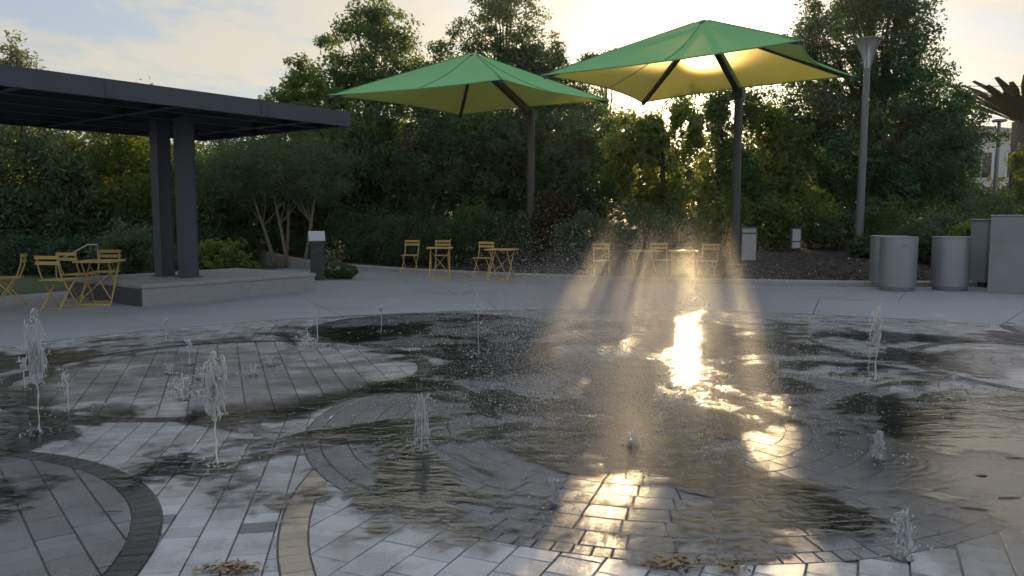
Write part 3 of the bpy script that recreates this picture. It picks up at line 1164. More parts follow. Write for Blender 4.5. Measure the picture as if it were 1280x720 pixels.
def make_chair():
    r = empty('bistro_chair')
    for i in range(6):
        MB().box((0, -0.145 + i * 0.066, 0.452), (0.385, 0.05, 0.014)).build('seat_slat', 'yellow_paint', r)
    for z, y in ((0.715, -0.205), (0.80, -0.218)):
        MB().box((0, y, z), (0.40, 0.014, 0.052), rx=R(-8)).build('back_slat', 'yellow_paint', r)
    for s in (-1, 1):
        MB().tube([(s * .178, 0.22, 0.0), (s * .172, 0.0, 0.30), (s * .17, -0.135, 0.50), (s * .17, -0.185, 0.64), (s * .17, -0.208, 0.83)], 0.0115, 6).build('leg', 'yellow_paint', r)
        MB().tube([(s * .150, -0.20, 0.0), (s * .150, 0.0, 0.235), (s * .150, 0.19, 0.44)], 0.0115, 6).build('leg', 'yellow_paint', r)
        MB().tube([(s * .155, -0.17, 0.437), (s * .155, 0.21, 0.437)], 0.010, 6).build('seat_rail', 'yellow_paint', r)
    MB().tube([(-.178, .20, 0.025), (.178, .20, 0.025)], 0.009, 6).build('stretcher', 'yellow_paint', r)
    MB().tube([(-.150, -.18, 0.02), (.150, -.18, 0.02)], 0.009, 6).build('stretcher', 'yellow_paint', r)
    return r


def make_table():
    r = empty('bistro_table')
    t = MB().box((0, 0, 0.708), (0.60, 0.60, 0.008), bev=0.004)
    for a, b, c, d in ((0, .293, .60, .012), (0, -.293, .60, .012), (.293, 0, .012, .574), (-.293, 0, .012, .574)):
        t.box((a, b, 0.695), (c, d, 0.018))
    t.build('table_top', 'yellow_paint', r)
    for s in (-1, 1):
        MB().bar((s * .235, -.24, 0.01), (s * .225, .20, .69), .022, .010).build('leg', 'yellow_paint', r)
        MB().bar((s * .205, .24, 0.01), (s * .205, -.20, .69), .022, .010).build('leg', 'yellow_paint', r)
    MB().bar((-.235, -.24, .016), (.235, -.24, .016), .026, .030).build('foot_bar', 'yellow_paint', r)
    MB().bar((-.215, .24, .016), (.215, .24, .016), .026, .030).build('foot_bar', 'yellow_paint', r)
    MB().bar((-.225, -.20, .10), (.225, .17, .62), .018, .008).build('brace', 'yellow_paint', r)
    MB().bar((.225, -.20, .10), (-.225, .17, .62), .018, .008).build('brace', 'yellow_paint', r)
    return r


chair0, table0 = make_chair(), make_table()
used = set()


def put(proto, px, py, rz, label, cat, group, dxy=(0, 0), zz=0.0):
    o = proto if proto.name not in used else copy_tree(proto)
    used.add(proto.name)
    p = gp(px, py)
    o.location = (p.x + dxy[0], p.y + dxy[1], zz)
    o.rotation_euler = (0, 0, R(rz))
    tag(o, label, cat, group)
    return o


GC, GT = 'yellow folding chairs round the plaza', 'yellow folding tables round the plaza'
# left of the platform
put(table0, 127, 380, 6, 'yellow folding table in front of the end of the concrete platform', 'table', GT)
put(chair0, 124, 373, 184, 'yellow folding chair tucked behind the table by the platform end', 'chair', GC, (0.0, 0.25))
put(chair0, 74, 386, -8, 'yellow folding chair with its back to the fountain beside the platform table', 'chair', GC)
put(chair0, 80, 378, -14, 'yellow folding chair half hidden behind another chair near the platform', 'chair', GC, (0.12, 0.22))
put(chair0, 14, 382, 112, 'yellow folding chair standing apart at the lawn edge, seen sideways', 'chair', GC)
# along the kerb
put(chair0, 513, 341, 172, 'yellow folding chair standing alone by the dark shrubs before the kerb', 'chair', GC)
put(table0, 550, 347, 3, 'yellow folding table between the lone chair and the chair pair at the kerb', 'table', GT)
put(chair0, 553, 341.5, 180, 'yellow folding chair directly behind the second kerb table', 'chair', GC)
put(table0, 627, 351, -22, 'yellow folding table left of the slim parasol pole', 'table', GT)
put(chair0, 604, 346, 160, 'yellow folding chair beside the table at the slim parasol pole', 'chair', GC)
# in the spray
put(chair0, 752, 351, 178, 'yellow folding chair veiled by the glittering spray', 'chair', GC)
put(table0, 805, 355, 12, 'yellow folding table behind the lit spray, chair behind it', 'table', GT)
put(chair0, 824, 350, 176, 'yellow folding chair behind the table in the lit spray', 'chair', GC)
put(table0, 853, 355, -8, 'yellow folding table with the sun glinting off its top', 'table', GT)
put(chair0, 884, 352, 150, 'yellow folding chair next to the thick parasol pole', 'chair', GC)

# ------------------------------------------------------------------ litter bins


def make_bin():
    r = empty('litter_bin')
    MB().lathe([(0.325, 0.07), (0.335, 0.075), (0.335, 1.0), (0.332, 1.012)], 48, cap=False).build('body', 'bin_steel', r)
    MB().lathe([(0.332, 1.010), (0.341, 1.013), (0.341, 1.030), (0.333, 1.036), (0.20, 1.030), (0.185, 1.0), (0.185, 0.9)], 48, cap=False).build('lid', 'bin_steel', r)
    MB().lathe([(0.18, 0.88), (0.184, 0.98), (0.17, 0.98), (0.165, 0.9)], 32).build('liner', 'bin_dark', r)
    MB().lathe([(0.300, 0.0), (0.305, 0.01), (0.305, 0.035), (0.31, 0.045), (0.31, 0.075)], 40).build('base_ring', 'bin_steel', r)
    MB().box((0.336, 0, 0.53), (0.004, 0.006, 0.9)).build('seam', 'bin_dark', r)
    return r


b0 = make_bin()
p = gp(1121, 364.5)
b0.location = (p.x * (1 + 0.3 / p.y), p.y + 0.3, 0)
b0.rotation_euler = (0, 0, R(40))
tag(b0, 'brushed steel cylindrical bin with a small emblem near its rim', 'bin', 'steel bins at the plaza edge')
em = MB()
for k in range(3):   # faint three-part emblem on the curved front
    a = R(-90 - 40 - 9 + (k - 1) * 5.5)
    rr = 0.337
    z = 0.865 if k != 1 else 0.895
    em.box((rr * math.cos(a), rr * math.sin(a), z), (0.026, 0.004, 0.010), rz=a + R(90))
    em.box((rr * math.cos(a), rr * math.sin(a), z - 0.018), (0.010, 0.004, 0.020), rz=a + R(90))
em.build('emblem', 'box_trim', b0)
b1 = copy_tree(b0)
for ch in list(b1.children):
    if ch.name.startswith('emblem'):
        bpy.data.objects.remove(ch)
p = gp(1186.5, 364)
b1.location = (p.x * (1 + 0.3 / p.y), p.y + 0.3, 0)
b1.rotation_euler = (0, 0, R(95))
b1['label'] = 'brushed steel cylindrical bin standing between the other bins and the concrete block'
b2 = copy_tree(b1)
p = gp(1118, 361)
b2.location = (7.64, 16.25, 0)
b2['label'] = 'brushed steel cylindrical bin mostly hidden behind the one with the emblem'

# concrete block at the right, cabinet behind it
p = gp(1234, 365.5)
blk = empty('concrete_block', (p.x, p.y, 0), R(-33))
tag(blk, 'tall smooth grey concrete block wall beside the bins', 'wall')
for i in range(6):
    MB().box((1.8, 0.75, 0.12 + i * 0.236), (3.6 - 0.004 * (i % 2), 1.5 - 0.004 * (i % 2), 0.2355), bev=0.0015).build('pour_layer', 'block_concrete', blk)
MB().box((1.8, 0.75, 1.436), (3.62, 1.52, 0.030), bev=0.008).build('cap', 'platform_concrete', blk)
cb = empty('utility_cabinet', (9.72, 16.25, 0), R(4))
tag(cb, 'grey metal utility cabinet behind the concrete block', 'cabinet')
MB().box((0, 0, 0.72), (0.55, 0.5, 1.24), bev=0.01).build('body', 'cabinet_paint', cb)
MB().box((0, 0, 1.355), (0.60, 0.55, 0.03), bev=0.008).build('top', 'cabinet_paint', cb)
MB().box((0, 0, 0.05), (0.5, 0.45, 0.10)).build('plinth', 'bin_dark', cb)
dr = MB().box((0, -0.256, 0.72), (0.49, 0.012, 1.16), bev=0.004).build('door', 'cabinet_paint', cb)
MB().box((-0.19, -0.272, 0.78), (0.03, 0.02, 0.13)).build('handle', 'bin_dark', dr)

# small service boxes in the bed


def service_box(px, py, D, w_, h_, label, split):
    q = at(px, py, D)
    r = empty('service_box', (q.x, q.y, q.z - 0.03))
    tag(r, label, 'service box', 'pale service boxes in the bed')
    MB().box((0, 0, h_ * .5), (w_, w_ * .7, h_), bev=0.01).build('body', 'box_paint', r)
    MB().box((0, 0, h_ + 0.015), (w_ + 0.05, w_ * .7 + 0.05, 0.03), bev=0.006).build('lid', 'box_trim', r)
    MB().box((0, -w_ * .35 - 0.003, h_ * split), (w_ + 0.006, 0.012, 0.035)).build('band', 'box_trim', r)
    for s in (-1, 1):
        MB().box((s * (w_ / 2 + 0.012), 0, h_ * .5), (0.02, w_ * .7 + 0.02, h_ - 0.01)).build('side_trim', 'box_trim', r)
    return r


service_box(934, 329, 20.3, 0.36, 0.92, 'tall pale grey service box next to the thick parasol pole', 0.86)
service_box(994, 309, 22.3, 0.23, 0.54, 'short pale service box further up the mulch mound', 0.36)

# lectern sign
q = gp(397, 350)
sg = empty('lectern_sign', (q.x, q.y, 0), R(16))
tag(sg, 'dark lectern sign with a tilted pale panel at the platform end', 'sign')
MB().box((0, 0, 0.46), (0.30, 0.16, 0.92), bev=0.008).build('pedestal', 'sign_body', sg)
pn = MB().box((0, -0.02, 0.985), (0.36, 0.34, 0.03), rx=R(38), bev=0.006).build('panel', 'sign_panel', sg)
MB().bar((-0.14, -0.084, 0.60), (0.12, -0.084, 0.76), 0.006, 0.05).build('stripe', 'pole_paint', sg)

# hand rail and retaining wall at the left
q0, q1, q2 = at(70, 328, 17.6), at(110, 306, 17.9), at(122, 306, 17.9)
hr = empty('hand_rail', (q1.x, q1.y, 0))
tag(hr, 'thin grey metal hand rail sloping down behind the yellow chairs', 'rail')
O = Vector((q1.x, q1.y, 0))
MB().tube([q0 - O, q1 - O, q2 - O], 0.021, 8).build('rail', 'rail_steel', hr)
for q in (q0, q2):
    MB().tube([q - O - Vector((0, 0, 0.01)), (q.x - O.x, q.y - O.y, -0.02)], 0.018, 8).build('post', 'rail_steel', hr)

wl = empty('retaining_wall', tuple(gp(345, 331).xy) + (0,))
tag(wl, 'low curved stone retaining wall below the pale tree trunks', 'wall')
O = Vector(wl.location)
wp = smooth_line([at(296, 330, 25.5).xy, at(318, 330, 24.0).xy, at(342, 330, 22.8).xy, at(372, 330, 22.0).xy, at(392, 330, 21.6).xy], 3)
zt = np.linspace(0.50, 0.16, len(wp))
for i in range(len(wp) - 1):
    a, b = wp[i], wp[i + 1]
    d = (b - a).normalized()
    nn = Vector((-d.y, d.x))
    a2, b2_ = a + d * .006, b - d * .006
    poly = [a2, b2_, b2_ + nn * .35, a2 + nn * .35]
    mb = MB()
    vs = [(p_.x - O.x, p_.y - O.y, -0.05) for p_ in poly] + [(p_.x - O.x, p_.y - O.y, zt[i] if k in (0, 3) else zt[i + 1]) for k, p_ in enumerate(poly)]
    mb.add(vs, [(3, 2, 1, 0), (4, 5, 6, 7), (0, 1, 5, 4), (1, 2, 6, 5), (2, 3, 7, 6), (3, 0, 4, 7)])
    mb.build('stone', 'stone_wall', wl)

# ------------------------------------------------------------------ lamp posts
q = at(1072, 334, 21.6)
lp = empty('lamp_post', (q.x, q.y, bed_z(q.x, q.y) - 0.02))
tag(lp, 'tall grey lamp post with a flared glass head before the big oak', 'lamp post')
ztop = at(1079, 50, 21.6).z - lp.location.z
MB().lathe([(0.20, 0), (0.20, 0.03), (0.12, 0.05), (0.115, 0.25)], 20).build('base', 'lamp_metal', lp)
MB().tube([(0, 0, 0.2), (0.03, 0, ztop * .5), (0.05, 0, ztop - 0.72)], [0.11, 0.095, 0.08], 16).build('pole', 'lamp_metal', lp)
hd = MB().lathe([(0.085, -0.74), (0.11, -0.60), (0.15, -0.42), (0.22, -0.22), (0.30, -0.08), (0.345, -0.02)], 28, c=(0.05, 0, ztop), cap=False).build('glass_head', 'lamp_glass', lp)
MB().lathe([(0.345, -0.03), (0.375, -0.02), (0.375, 0.015), (0.20, 0.06), (0.02, 0.075)], 28, c=(0.05, 0, ztop)).build('cap', 'lamp_metal', lp)
MB().lathe([(0.07, -0.72), (0.07, -0.45), (0.045, -0.40), (0.045, -0.2), (0.01, -0.18)], 14, c=(0.05, 0, ztop)).build('lamp_core', 'white_panel', lp)
for k in range(6):
    a = k * math.pi / 3
    MB().tube([(0.05 + .09 * math.cos(a), .09 * math.sin(a), ztop - .72), (0.05 + .155 * math.cos(a), .155 * math.sin(a), ztop - .42), (0.05 + .348 * math.cos(a), .348 * math.sin(a), ztop - .02)], 0.010, 5).build('head_rib', 'lamp_metal', lp)

q = at(1243, 250, 30)
l2 = empty('lamp_post', (q.x, q.y, -0.05))
tag(l2, 'thin pale lamp post standing before the white house', 'lamp post')
zt2 = at(1246, 150, 30).z
MB().tube([(0, 0, 0), (0, 0, zt2 * .5), (0.02, 0, zt2)], [0.085, 0.075, 0.065], 12).build('pole', 'cabinet_paint', l2)
MB().box((0.0, -0.05, zt2 + 0.02), (0.42, 0.34, 0.10), bev=0.03).build('lamp_head', 'cabinet_paint', l2)

# ------------------------------------------------------------------ slatted funnel canopy at the right edge
q = at(1268, 270, 38.0)
fc = empty('funnel_canopy', (q.x, q.y, 0))
tag(fc, 'dark green funnel canopy of radiating pointed blades on a dark post behind the concrete block', 'canopy')
zh = at(1268, 152, 38.0).z
MB().box((0, 0, zh / 2), (0.46, 0.46, zh), bev=0.01).build('post', 'steel', fc)
MB().lathe([(0.1, -0.2), (0.44, -0.04), (0.44, 0.12), (0.1, 0.2)], 16, c=(0.24, 0, zh)).build('hub', 'steel', fc)
ns = 32
for k in range(2 * ns):
    low = 0.62 if k >= ns else 1.0      # lower, flatter row of blades
    a = 2 * math.pi * (k + 0.5 * (k >= ns)) / ns
    d, s = Vector((math.cos(a), math.sin(a), 0)), Vector((-math.sin(a), math.cos(a), 0))
    rr = 2.75 + 0.14 * math.sin(k * 2.7)
    O = Vector((0.24, 0, zh))
    pts = []
    for t, z, wd in ((0.36, 0.0, 0.030), (1.1, (0.60 + 0.1 * (k % 2)) * low, 0.100), (2.0, (1.20 + 0.2 * (k % 2)) * low, 0.180), (rr, (1.50 + 0.25 * (k % 2)) * low, 0.09)):
        pts.append((O + d * t + Vector((0, 0, z)), wd))
    vs = []
    for c_, wd in pts:
        vs += [c_ - s * wd, c_ + s * wd + Vector((0, 0, wd * .25)), c_ + s * wd + Vector((0, 0, wd * .25 + .012)), c_ - s * wd + Vector((0, 0, .012))]
    fs = []
    for j in range(3):
        for i in range(4):
            i2 = (i + 1) % 4
            fs.append((j * 4 + i, j * 4 + i2, j * 4 + 4 + i2, j * 4 + 4 + i))
    fs += [(3, 2, 1, 0), (12, 13, 14, 15)]
    mb = MB()
    mb.add(vs, fs)
    mb.build('slat', 'slat_green', fc)

# ------------------------------------------------------------------ house, wires, small far things
q = at(1236, 200, 62)
hs = empty('white_house', (q.x - 0.6, q.y, 0), R(-8))
tag(hs, 'white two storey house behind the trees with dark windows', 'house')
HH = 7.6
MB().box((0, 4, HH / 2), (9, 8, HH)).build('wall', 'house_wall', hs)
rf = MB()
rf.add([(-4.9, -0.5, HH), (4.9, -0.5, HH), (4.9, 8.5, HH), (-4.9, 8.5, HH), (-2, 4, HH + 1.2), (2, 4, HH + 1.2),
        (-4.9, -0.5, HH + .18), (4.9, -0.5, HH + .18), (4.9, 8.5, HH + .18), (-4.9, 8.5, HH + .18)],
       [(3, 2, 1, 0), (0, 1, 7, 6), (1, 2, 8, 7), (2, 3, 9, 8), (3, 0, 6, 9), (6, 7, 5, 4), (7, 8, 5), (8, 9, 4, 5), (9, 6, 4)])
rf.build('roof', 'house_roof', hs)
MB().box((0, -0.08, 3.75), (9.1, 0.14, 0.28)).build('band', 'house_trim', hs)
for (wx, wz) in ((-3.1, 5.4), (0.0, 5.4), (2.6, 5.4), (-1.6, 2.2), (1.8, 2.2)):
    wn = MB()
    for a, b, c, d in ((0, 1.02, 1.7, .12), (0, -1.02, 1.7, .12), (-.8, 0, .12, 1.94), (.8, 0, .12, 1.94), (0, 0, .08, 1.94)):
        wn.box((wx + a, -0.05, wz + b), (c, 0.12, d))
    wo_ = wn.build('window', 'house_trim', hs)
    for s in (-1, 1):
        for s2 in (-1, 1):
            MB().box((wx + s * .39, -0.02, wz + s2 * .48), (0.70, 0.03, 0.94)).build('pane', 'window_glass', wo_)
for k, zz in enumerate((9.35, 9.75, 10.2)):
    a, b = Vector((14, 52 + k * .3, zz + .3)), Vector((60, 48 + k * .3, zz + 0.9))
    pts = [a.lerp(b, t / 12) - Vector((0, 0, 1.2 * 4 * (t / 12) * (1 - t / 12))) for t in range(13)]
    o = MB().tube(pts, 0.022, 5).build('power_line', 'wire')
    tag(o, 'thin dark overhead wire sagging across the sky above the house', 'wire', 'overhead wires above the house')

for px, y0, y1, D, w_, lab in ((957, 232, 278, 27.5, 0.42, 'green upright panel among the sunlit shrubs beside the tall service box'),
                               (882, 236, 268, 28.5, 0.30, 'small green upright panel behind the sunlit leaves by the thick pole')):
    a, b = at(px, y1, D), at(px, y0, D)
    r = empty('green_panel', (a.x, a.y, 0))
    tag(r, lab, 'panel', 'green panels behind the shrubs')
    MB().box((0, 0, (a.z + b.z) / 2), (w_, 0.05, b.z - a.z), bev=0.01).build('board', 'green_panel', r)
    for s in (-1, 1):
        MB().tube([(s * w_ * .45, 0.06, 0), (s * w_ * .45, 0.06, b.z + .05)], 0.035, 8).build('post', 'green_panel', r)
a = at(655, 268, 26.5)
ys = empty('yard_sign', (a.x, a.y, 0))
tag(ys, 'small white sign panel on thin legs behind the slim parasol pole', 'sign')
MB().box((0, 0, a.z), (0.40, 0.03, 0.26)).build('panel', 'white_panel', ys)
for s in (-1, 1):
    MB().tube([(s * .15, 0.03, 0), (s * .15, 0.03, a.z + .1)], 0.014, 6).build('leg', 'white_panel', ys)

# ------------------------------------------------------------------ vegetation
TANX, TANZ = SUN.x / SUN.y, SUN.z / SUN.y
HOLES = [(5.32, 2.88, 0.38, 0.74), (5.12, 3.95, 0.13, 0.40), (4.75, 3.6, 0.10, 0.3), (5.7, 4.05, 0.12, 0.3), (4.50, 3.1, 0.16, 0.5), (3.85, 2.75, 0.17, 0.45), (5.95, 3.3, 0.14, 0.4),
         (4.95, 3.75, 0.12, 0.36), (5.8, 3.7, 0.12, 0.30), (4.6, 4.3, 0.14, 0.3), (6.6, 4.5, 0.16, 0.3), (5.5, 4.7, 0.22, 0.25)]


def sun_cull(P, rng):
    """real gaps in the crowns: openings along the sun's direction"""
    X = P[:, 0] - (P[:, 1] - 24) * TANX
    Z = P[:, 2] - (P[:, 1] - 24) * TANZ
    keep = np.ones(len(P), bool)
    wav = 0.35 * np.sin(X * 9.0 + Z * 4.0) + 0.35 * np.sin(Z * 11.0 - X * 5.0)
    jit = rng.normal(0, 0.40, len(P)) + wav
    for cx, cz, rx, rz in HOLES:
        keep &= ((X - cx) / rx) ** 2 + ((Z - cz) / rz) ** 2 > 1 + jit
    return keep


def leaves(P, Nrm, size, rng, asp=0.5):
    n = len(P)
    a = rng.normal(size=(n, 3))
    nn = Nrm * 0.7 + rng.normal(size=(n, 3)) * 0.75
    nn /= np.linalg.norm(nn, axis=1, keepdims=True)
    t = np.cross(nn, a)
    t /= np.linalg.norm(t, axis=1, keepdims=True)
    b = np.cross(nn, t)
    L = (size * rng.uniform(0.6, 1.35, n))[:, None]
    W = L * asp
    fold = nn * L * 0.12
    return np.stack([P - t * L * .5, P + b * W * .5 + fold - t * L * .08, P + t * L * .5, P - b * W * .5 + fold - t * L * .08], 1).reshape(-1, 3)


def clump_centres(ells, K, rng):
    wts = np.array([e[3] * e[4] * e[5] for e in ells]) ** 0.75
    wts /= wts.sum()
    out_ = []
    for e, k in zip(ells, rng.multinomial(K, wts)):
        d = rng.normal(size=(k, 3))
        d /= np.linalg.norm(d, axis=1, keepdims=True)
        r = rng.uniform(0.15, 1.0, k) ** 0.45
        bump = 1 + 0.16 * np.sin(d[:, 0] * 5 + e[0] * 3) * np.sin(d[:, 2] * 6 + e[2])
        out_.append(np.array(e[:3]) + d * r[:, None] * bump[:, None] * np.array(e[3:6]))
    return np.concatenate(out_)


def foliage_mesh(name, ells, K, per, cr, leaf, rng, base, cull=False, asp=0.5, droop=0.0, zmin=0.05):
    cen = clump_centres(ells, K, rng)
    mid = np.array([sum(e[i] for e in ells) / len(ells) for i in range(3)])
    rad = cr * rng.uniform(0.6, 1.35, K)
    idx = np.repeat(np.arange(K), per)
    d = rng.normal(size=(K * per, 3))
    d /= np.linalg.norm(d, axis=1, keepdims=True)
    r = rng.uniform(0, 1, K * per) ** 0.5
    sc = np.stack([np.ones(K * per), np.ones(K * per), np.full(K * per, 0.75)], 1)
    P = cen[idx] + d * (r * rad[idx])[:, None] * sc
    if droop:
        P[:, 2] -= droop * r * rng.uniform(0, 1, K * per) * rad[idx]
    keep = P[:, 2] > zmin
    if cull:
        keep &= sun_cull(P + np.array(base), rng)
    P, d, idx = P[keep], d[keep], idx[keep]
    nrm = d * 0.6 + (cen[idx] - mid) / (np.linalg.norm(cen[idx] - mid, axis=1, keepdims=True) + 1e-6) * 0.3 + np.array([0, 0, 0.45])
    V = leaves(P, nrm, leaf, rng, asp)
    return quads_mesh(name, V, len(P)), cen


def trunk_mesh(cen, stems, rng, r0, nl=34):
    mb = MB()
    tops = []
    for (bx, by, tx, ty, tz) in stems:
        pts, rad = [], []
        for k in range(7):
            t = k / 6
            pts.append((bx + (tx - bx) * t + 0.05 * math.sin(5 * t + bx) * tz * .2, by + (ty - by) * t + 0.04 * math.cos(4 * t + bx) * tz * .2, -0.05 + tz * t))
            rad.append(r0 * (1.25 if k == 0 else 1) * (1 - 0.62 * t))
        mb.tube(pts, rad, 8)
        tops.append(pts)
    sel = rng.permutation(len(cen))[:nl]
    for i in sel:
        c = Vector(cen[i])
        pts = tops[int(rng.integers(len(tops)))]
        k = int(rng.integers(3, 7))
        s = Vector(pts[k])
        m_ = s.lerp(c, 0.5) + Vector((0, 0, 0.12 * (c - s).length))
        rr = r0 * 0.32
        mb.tube([s, m_, c], [rr, rr * .55, rr * .16], 5, cap=False)
    return mb.mesh('trunk')


def tree(name, label, base, ells, K, per, cr, leaf, lm, bark='bark', stems=None, r0=0.14, seed=1, cull=False, asp=0.5, droop=0.0, group='trees round the plaza', zmin=0.1, cat='tree', nl=34):
    rng = np.random.default_rng(seed)
    root = empty(name, base)
    tag(root, label, cat, group)
    me, cen = foliage_mesh('crown', ells, K, per, cr, leaf, rng, base, cull, asp, droop, zmin)
    link('crown', me, lm, root)
    st = stems or [(0, 0, 0.1, 0, ells[0][2] + ells[0][5] * .6)]
    link('trunk', trunk_mesh(cen, st, rng, r0, nl), bark, root)
    return root


G1 = 'trees round the plaza'
# tall trees whose tops stand against the sky
tree('oak_tree', 'big rounded oak rising behind the end of the shelter roof', (-4.9, 28, 0.3),
     [(0, 0, 4.2, 2.7, 2.2, 2.6), (0.1, 0, 6.6, 1.75, 1.6, 1.7), (-1.5, 0, 5.4, 1.3, 1.2, 1.2), (0.15, 0, 7.75, 1.0, 1.0, 0.75), (1.5, 0, 5.6, 1.1, 1.1, 1.0)], 420, 95, 0.42, 0.125, 'leaf_mid', seed=3, r0=0.2)
tree('tall_tree', 'tall dark tree standing between the two parasols', (-0.35, 29.5, 0.4),
     [(0, 0, 4.5, 2.4, 2.0, 3.0), (0.0, 0, 7.6, 1.65, 1.5, 2.0), (0.1, 0, 9.6, 1.35, 1.3, 1.3), (1.2, 0, 6.4, 1.0, 1.0, 1.0)], 440, 95, 0.40, 0.12, 'leaf_oak', seed=4, r0=0.2)
tree('oak_tree', 'huge dark oak behind the tall lamp post at the bins', (11.75, 26.0, 0.5),
     [(0.1, 0, 3.1, 3.2, 2.6, 2.3), (-0.45, 0, 6.1, 2.15, 2.0, 2.2), (-0.25, 0, 8.4, 1.9, 1.7, 1.6), (-2.4, 0, 4.0, 1.25, 1.3, 1.5), (1.9, 0, 3.9, 1.2, 1.1, 1.1), (1.9, 0, 5.1, .45, .45, .55), (2.6, 0, 4.9, .3, .3, .4), (-2.3, 0, 6.8, 0.5, 0.5, 1.1)],
     860, 100, 0.44, 0.125, 'leaf_oak', seed=5, r0=0.26, nl=60)
tree('crape_myrtle', 'slim pale green tree with upright tufts above the shelter roof end', (-6.75, 25.2, 0.2),
     [(0, 0, 3.4, 1.3, 1.1, 1.6), (-.4, 0, 5.0, .50, .5, .95), (.45, 0, 4.9, .5, .5, 1.0), (0.05, 0, 5.3, .35, .35, .75), (-.8, 0, 4.5, .35, .4, .7)], 190, 70, 0.26, 0.115, 'leaf_bright',
     stems=[(0, 0, -.5, 0, 4.5), (.1, 0, .5, 0, 4.6)], r0=0.07, seed=6)
tree('young_tree', 'wispy young tree with thin shoots between oak and tall tree', (-2.0, 27.2, 0.3),
     [(0, 0, 4.4, 1.5, 1.2, 1.8), (0, 0, 6.1, .7, .6, .8), (0.2, 0, 6.95, .35, .3, .45), (-.45, 0, 6.6, .25, .25, .4)], 150, 60, 0.32, 0.115, 'leaf_mid', seed=7, r0=0.09)
tree('young_tree', 'wispy young tree right of the tall tree above the slim pole', (1.55, 28.4, 0.3),
     [(0, 0, 4.0, 1.7, 1.3, 2.0), (0.2, 0, 5.4, 1.45, 1.0, 1.15), (0, 0, 6.3, .55, .5, .85), (0.1, 0, 7.0, .3, .3, .5), (.75, 0, 5.6, .5, .5, .5)], 230, 70, 0.32, 0.115, 'leaf_mid', seed=8, r0=0.09)
tree('distant_tree', 'lone tree top showing above the shelter roof', (-24.2, 40, 0),
     [(0, 0, 8.6, 1.5, 1.4, 1.6), (-.7, 0, 8.0, 1.2, 1.2, 1.2), (1.2, 0, 7.6, 1.0, 1.0, 1.0), (0, 0, 5.5, 2.2, 2, 2)], 130, 60, 0.45, 0.17, 'leaf_olive', seed=9, r0=0.16)
tree('distant_tree', 'dark far tree top peeping over the gold parasol', (5.2, 45, 0),
     [(-.5, 0, 10.0, .9, .8, .55), (.6, 0, 10.3, .9, .8, .5), (0, 0, 9.3, 1.2, 1.0, .6)], 70, 50, 0.36, 0.16, 'leaf_dark', seed=10, r0=0.12)
# fill behind the parasols
for i, (px, D, ztop, rx, lm, lab) in enumerate((
        (505, 25.3, 4.9, 1.9, 'leaf_dark', 'dense dark tree under the left corner of the all green parasol'),
        (575, 25.8, 5.0, 1.8, 'leaf_mid', 'dense leafy tree directly behind the all green parasol'),
        (640, 26.5, 5.2, 1.8, 'leaf_dark', 'dense dark tree behind the slim parasol pole'),
        (725, 25.8, 5.0, 1.7, 'leaf_oak', 'dense tree filling the gap between the two parasol poles'),
        (440, 25.5, 4.6, 1.7, 'leaf_mid', 'dense green tree behind the lectern sign'),
        (380, 26.5, 4.2, 1.8, 'leaf_dark', 'dark low tree under the shelter roof end'))):
    x = (px - 640) / 1000 * D
    tree('dense_tree', lab, (x, D, 0.3),
         [(0, 0, ztop * .55, rx, 1.4, ztop * .45), (-.5, 0, ztop * .35, rx * .9, 1.3, ztop * .34), (.6, .1, ztop * .7, rx * .65, 1.0, ztop * .28)],
         230, 75, 0.42, 0.115, lm, seed=20 + i, r0=0.12)
# the backlit trees in front of the sun
tree('backlit_tree', 'small tree with glowing yellow green leaves below the gold canopy', (4.35, 23.6, 0.5),
     [(0, 0, 2.4, 1.45, 1.1, 1.7), (-.7, 0, 2.9, .8, .8, 1.1), (.5, 0, 3.5, .7, .7, .7)], 230, 60, 0.40, 0.155, 'leaf_bright', seed=31, r0=0.08, cull=True)
tree('backlit_tree', 'sparse dark tree straight in front of the low sun at the thick pole', (6.15, 24.4, 0.5),
     [(0, 0, 2.6, 1.35, 1.1, 1.9), (-.5, 0, 4.1, .9, .7, .75), (.6, 0, 4.3, .85, .7, .65), (0.9, 0, 2.0, .8, .8, 1.2)], 270, 75, 0.38, 0.12, 'leaf_mid', seed=32, r0=0.08, cull=True)
tree('backlit_tree', 'leafy tree between the thick pole and the huge oak', (8.2, 25.2, 0.5),
     [(0, 0, 2.0, 1.2, 1.1, 1.6), (.5, 0, 3.2, .9, .8, .9), (-.3, 0, 3.8, .5, .5, .6)], 210, 60, 0.38, 0.15, 'leaf_bright', seed=33, r0=0.08, cull=True)
# multi stem tree by the wall
tree('olive_tree', 'grey green multi stemmed tree with pale trunks beyond the platform', (-6.5, 22.3, 0.0),
     [(0, 0, 3.0, 1.9, 1.3, 1.15), (-1.2, 0, 2.6, 1.2, 1.0, 1.0), (1.1, 0, 2.7, 1.0, 1.0, 1.0)], 210, 75, 0.40, 0.095, 'leaf_olive', bark='bark_pale',
     stems=[(-.10, 0, -.75, 0, 2.4), (.22, 0, -.15, 0.1, 2.5), (.65, 0, 1.2, 0, 2.6), (.1, .2, .3, .3, 2.5)], r0=0.062, seed=40, zmin=1.35, asp=.34)
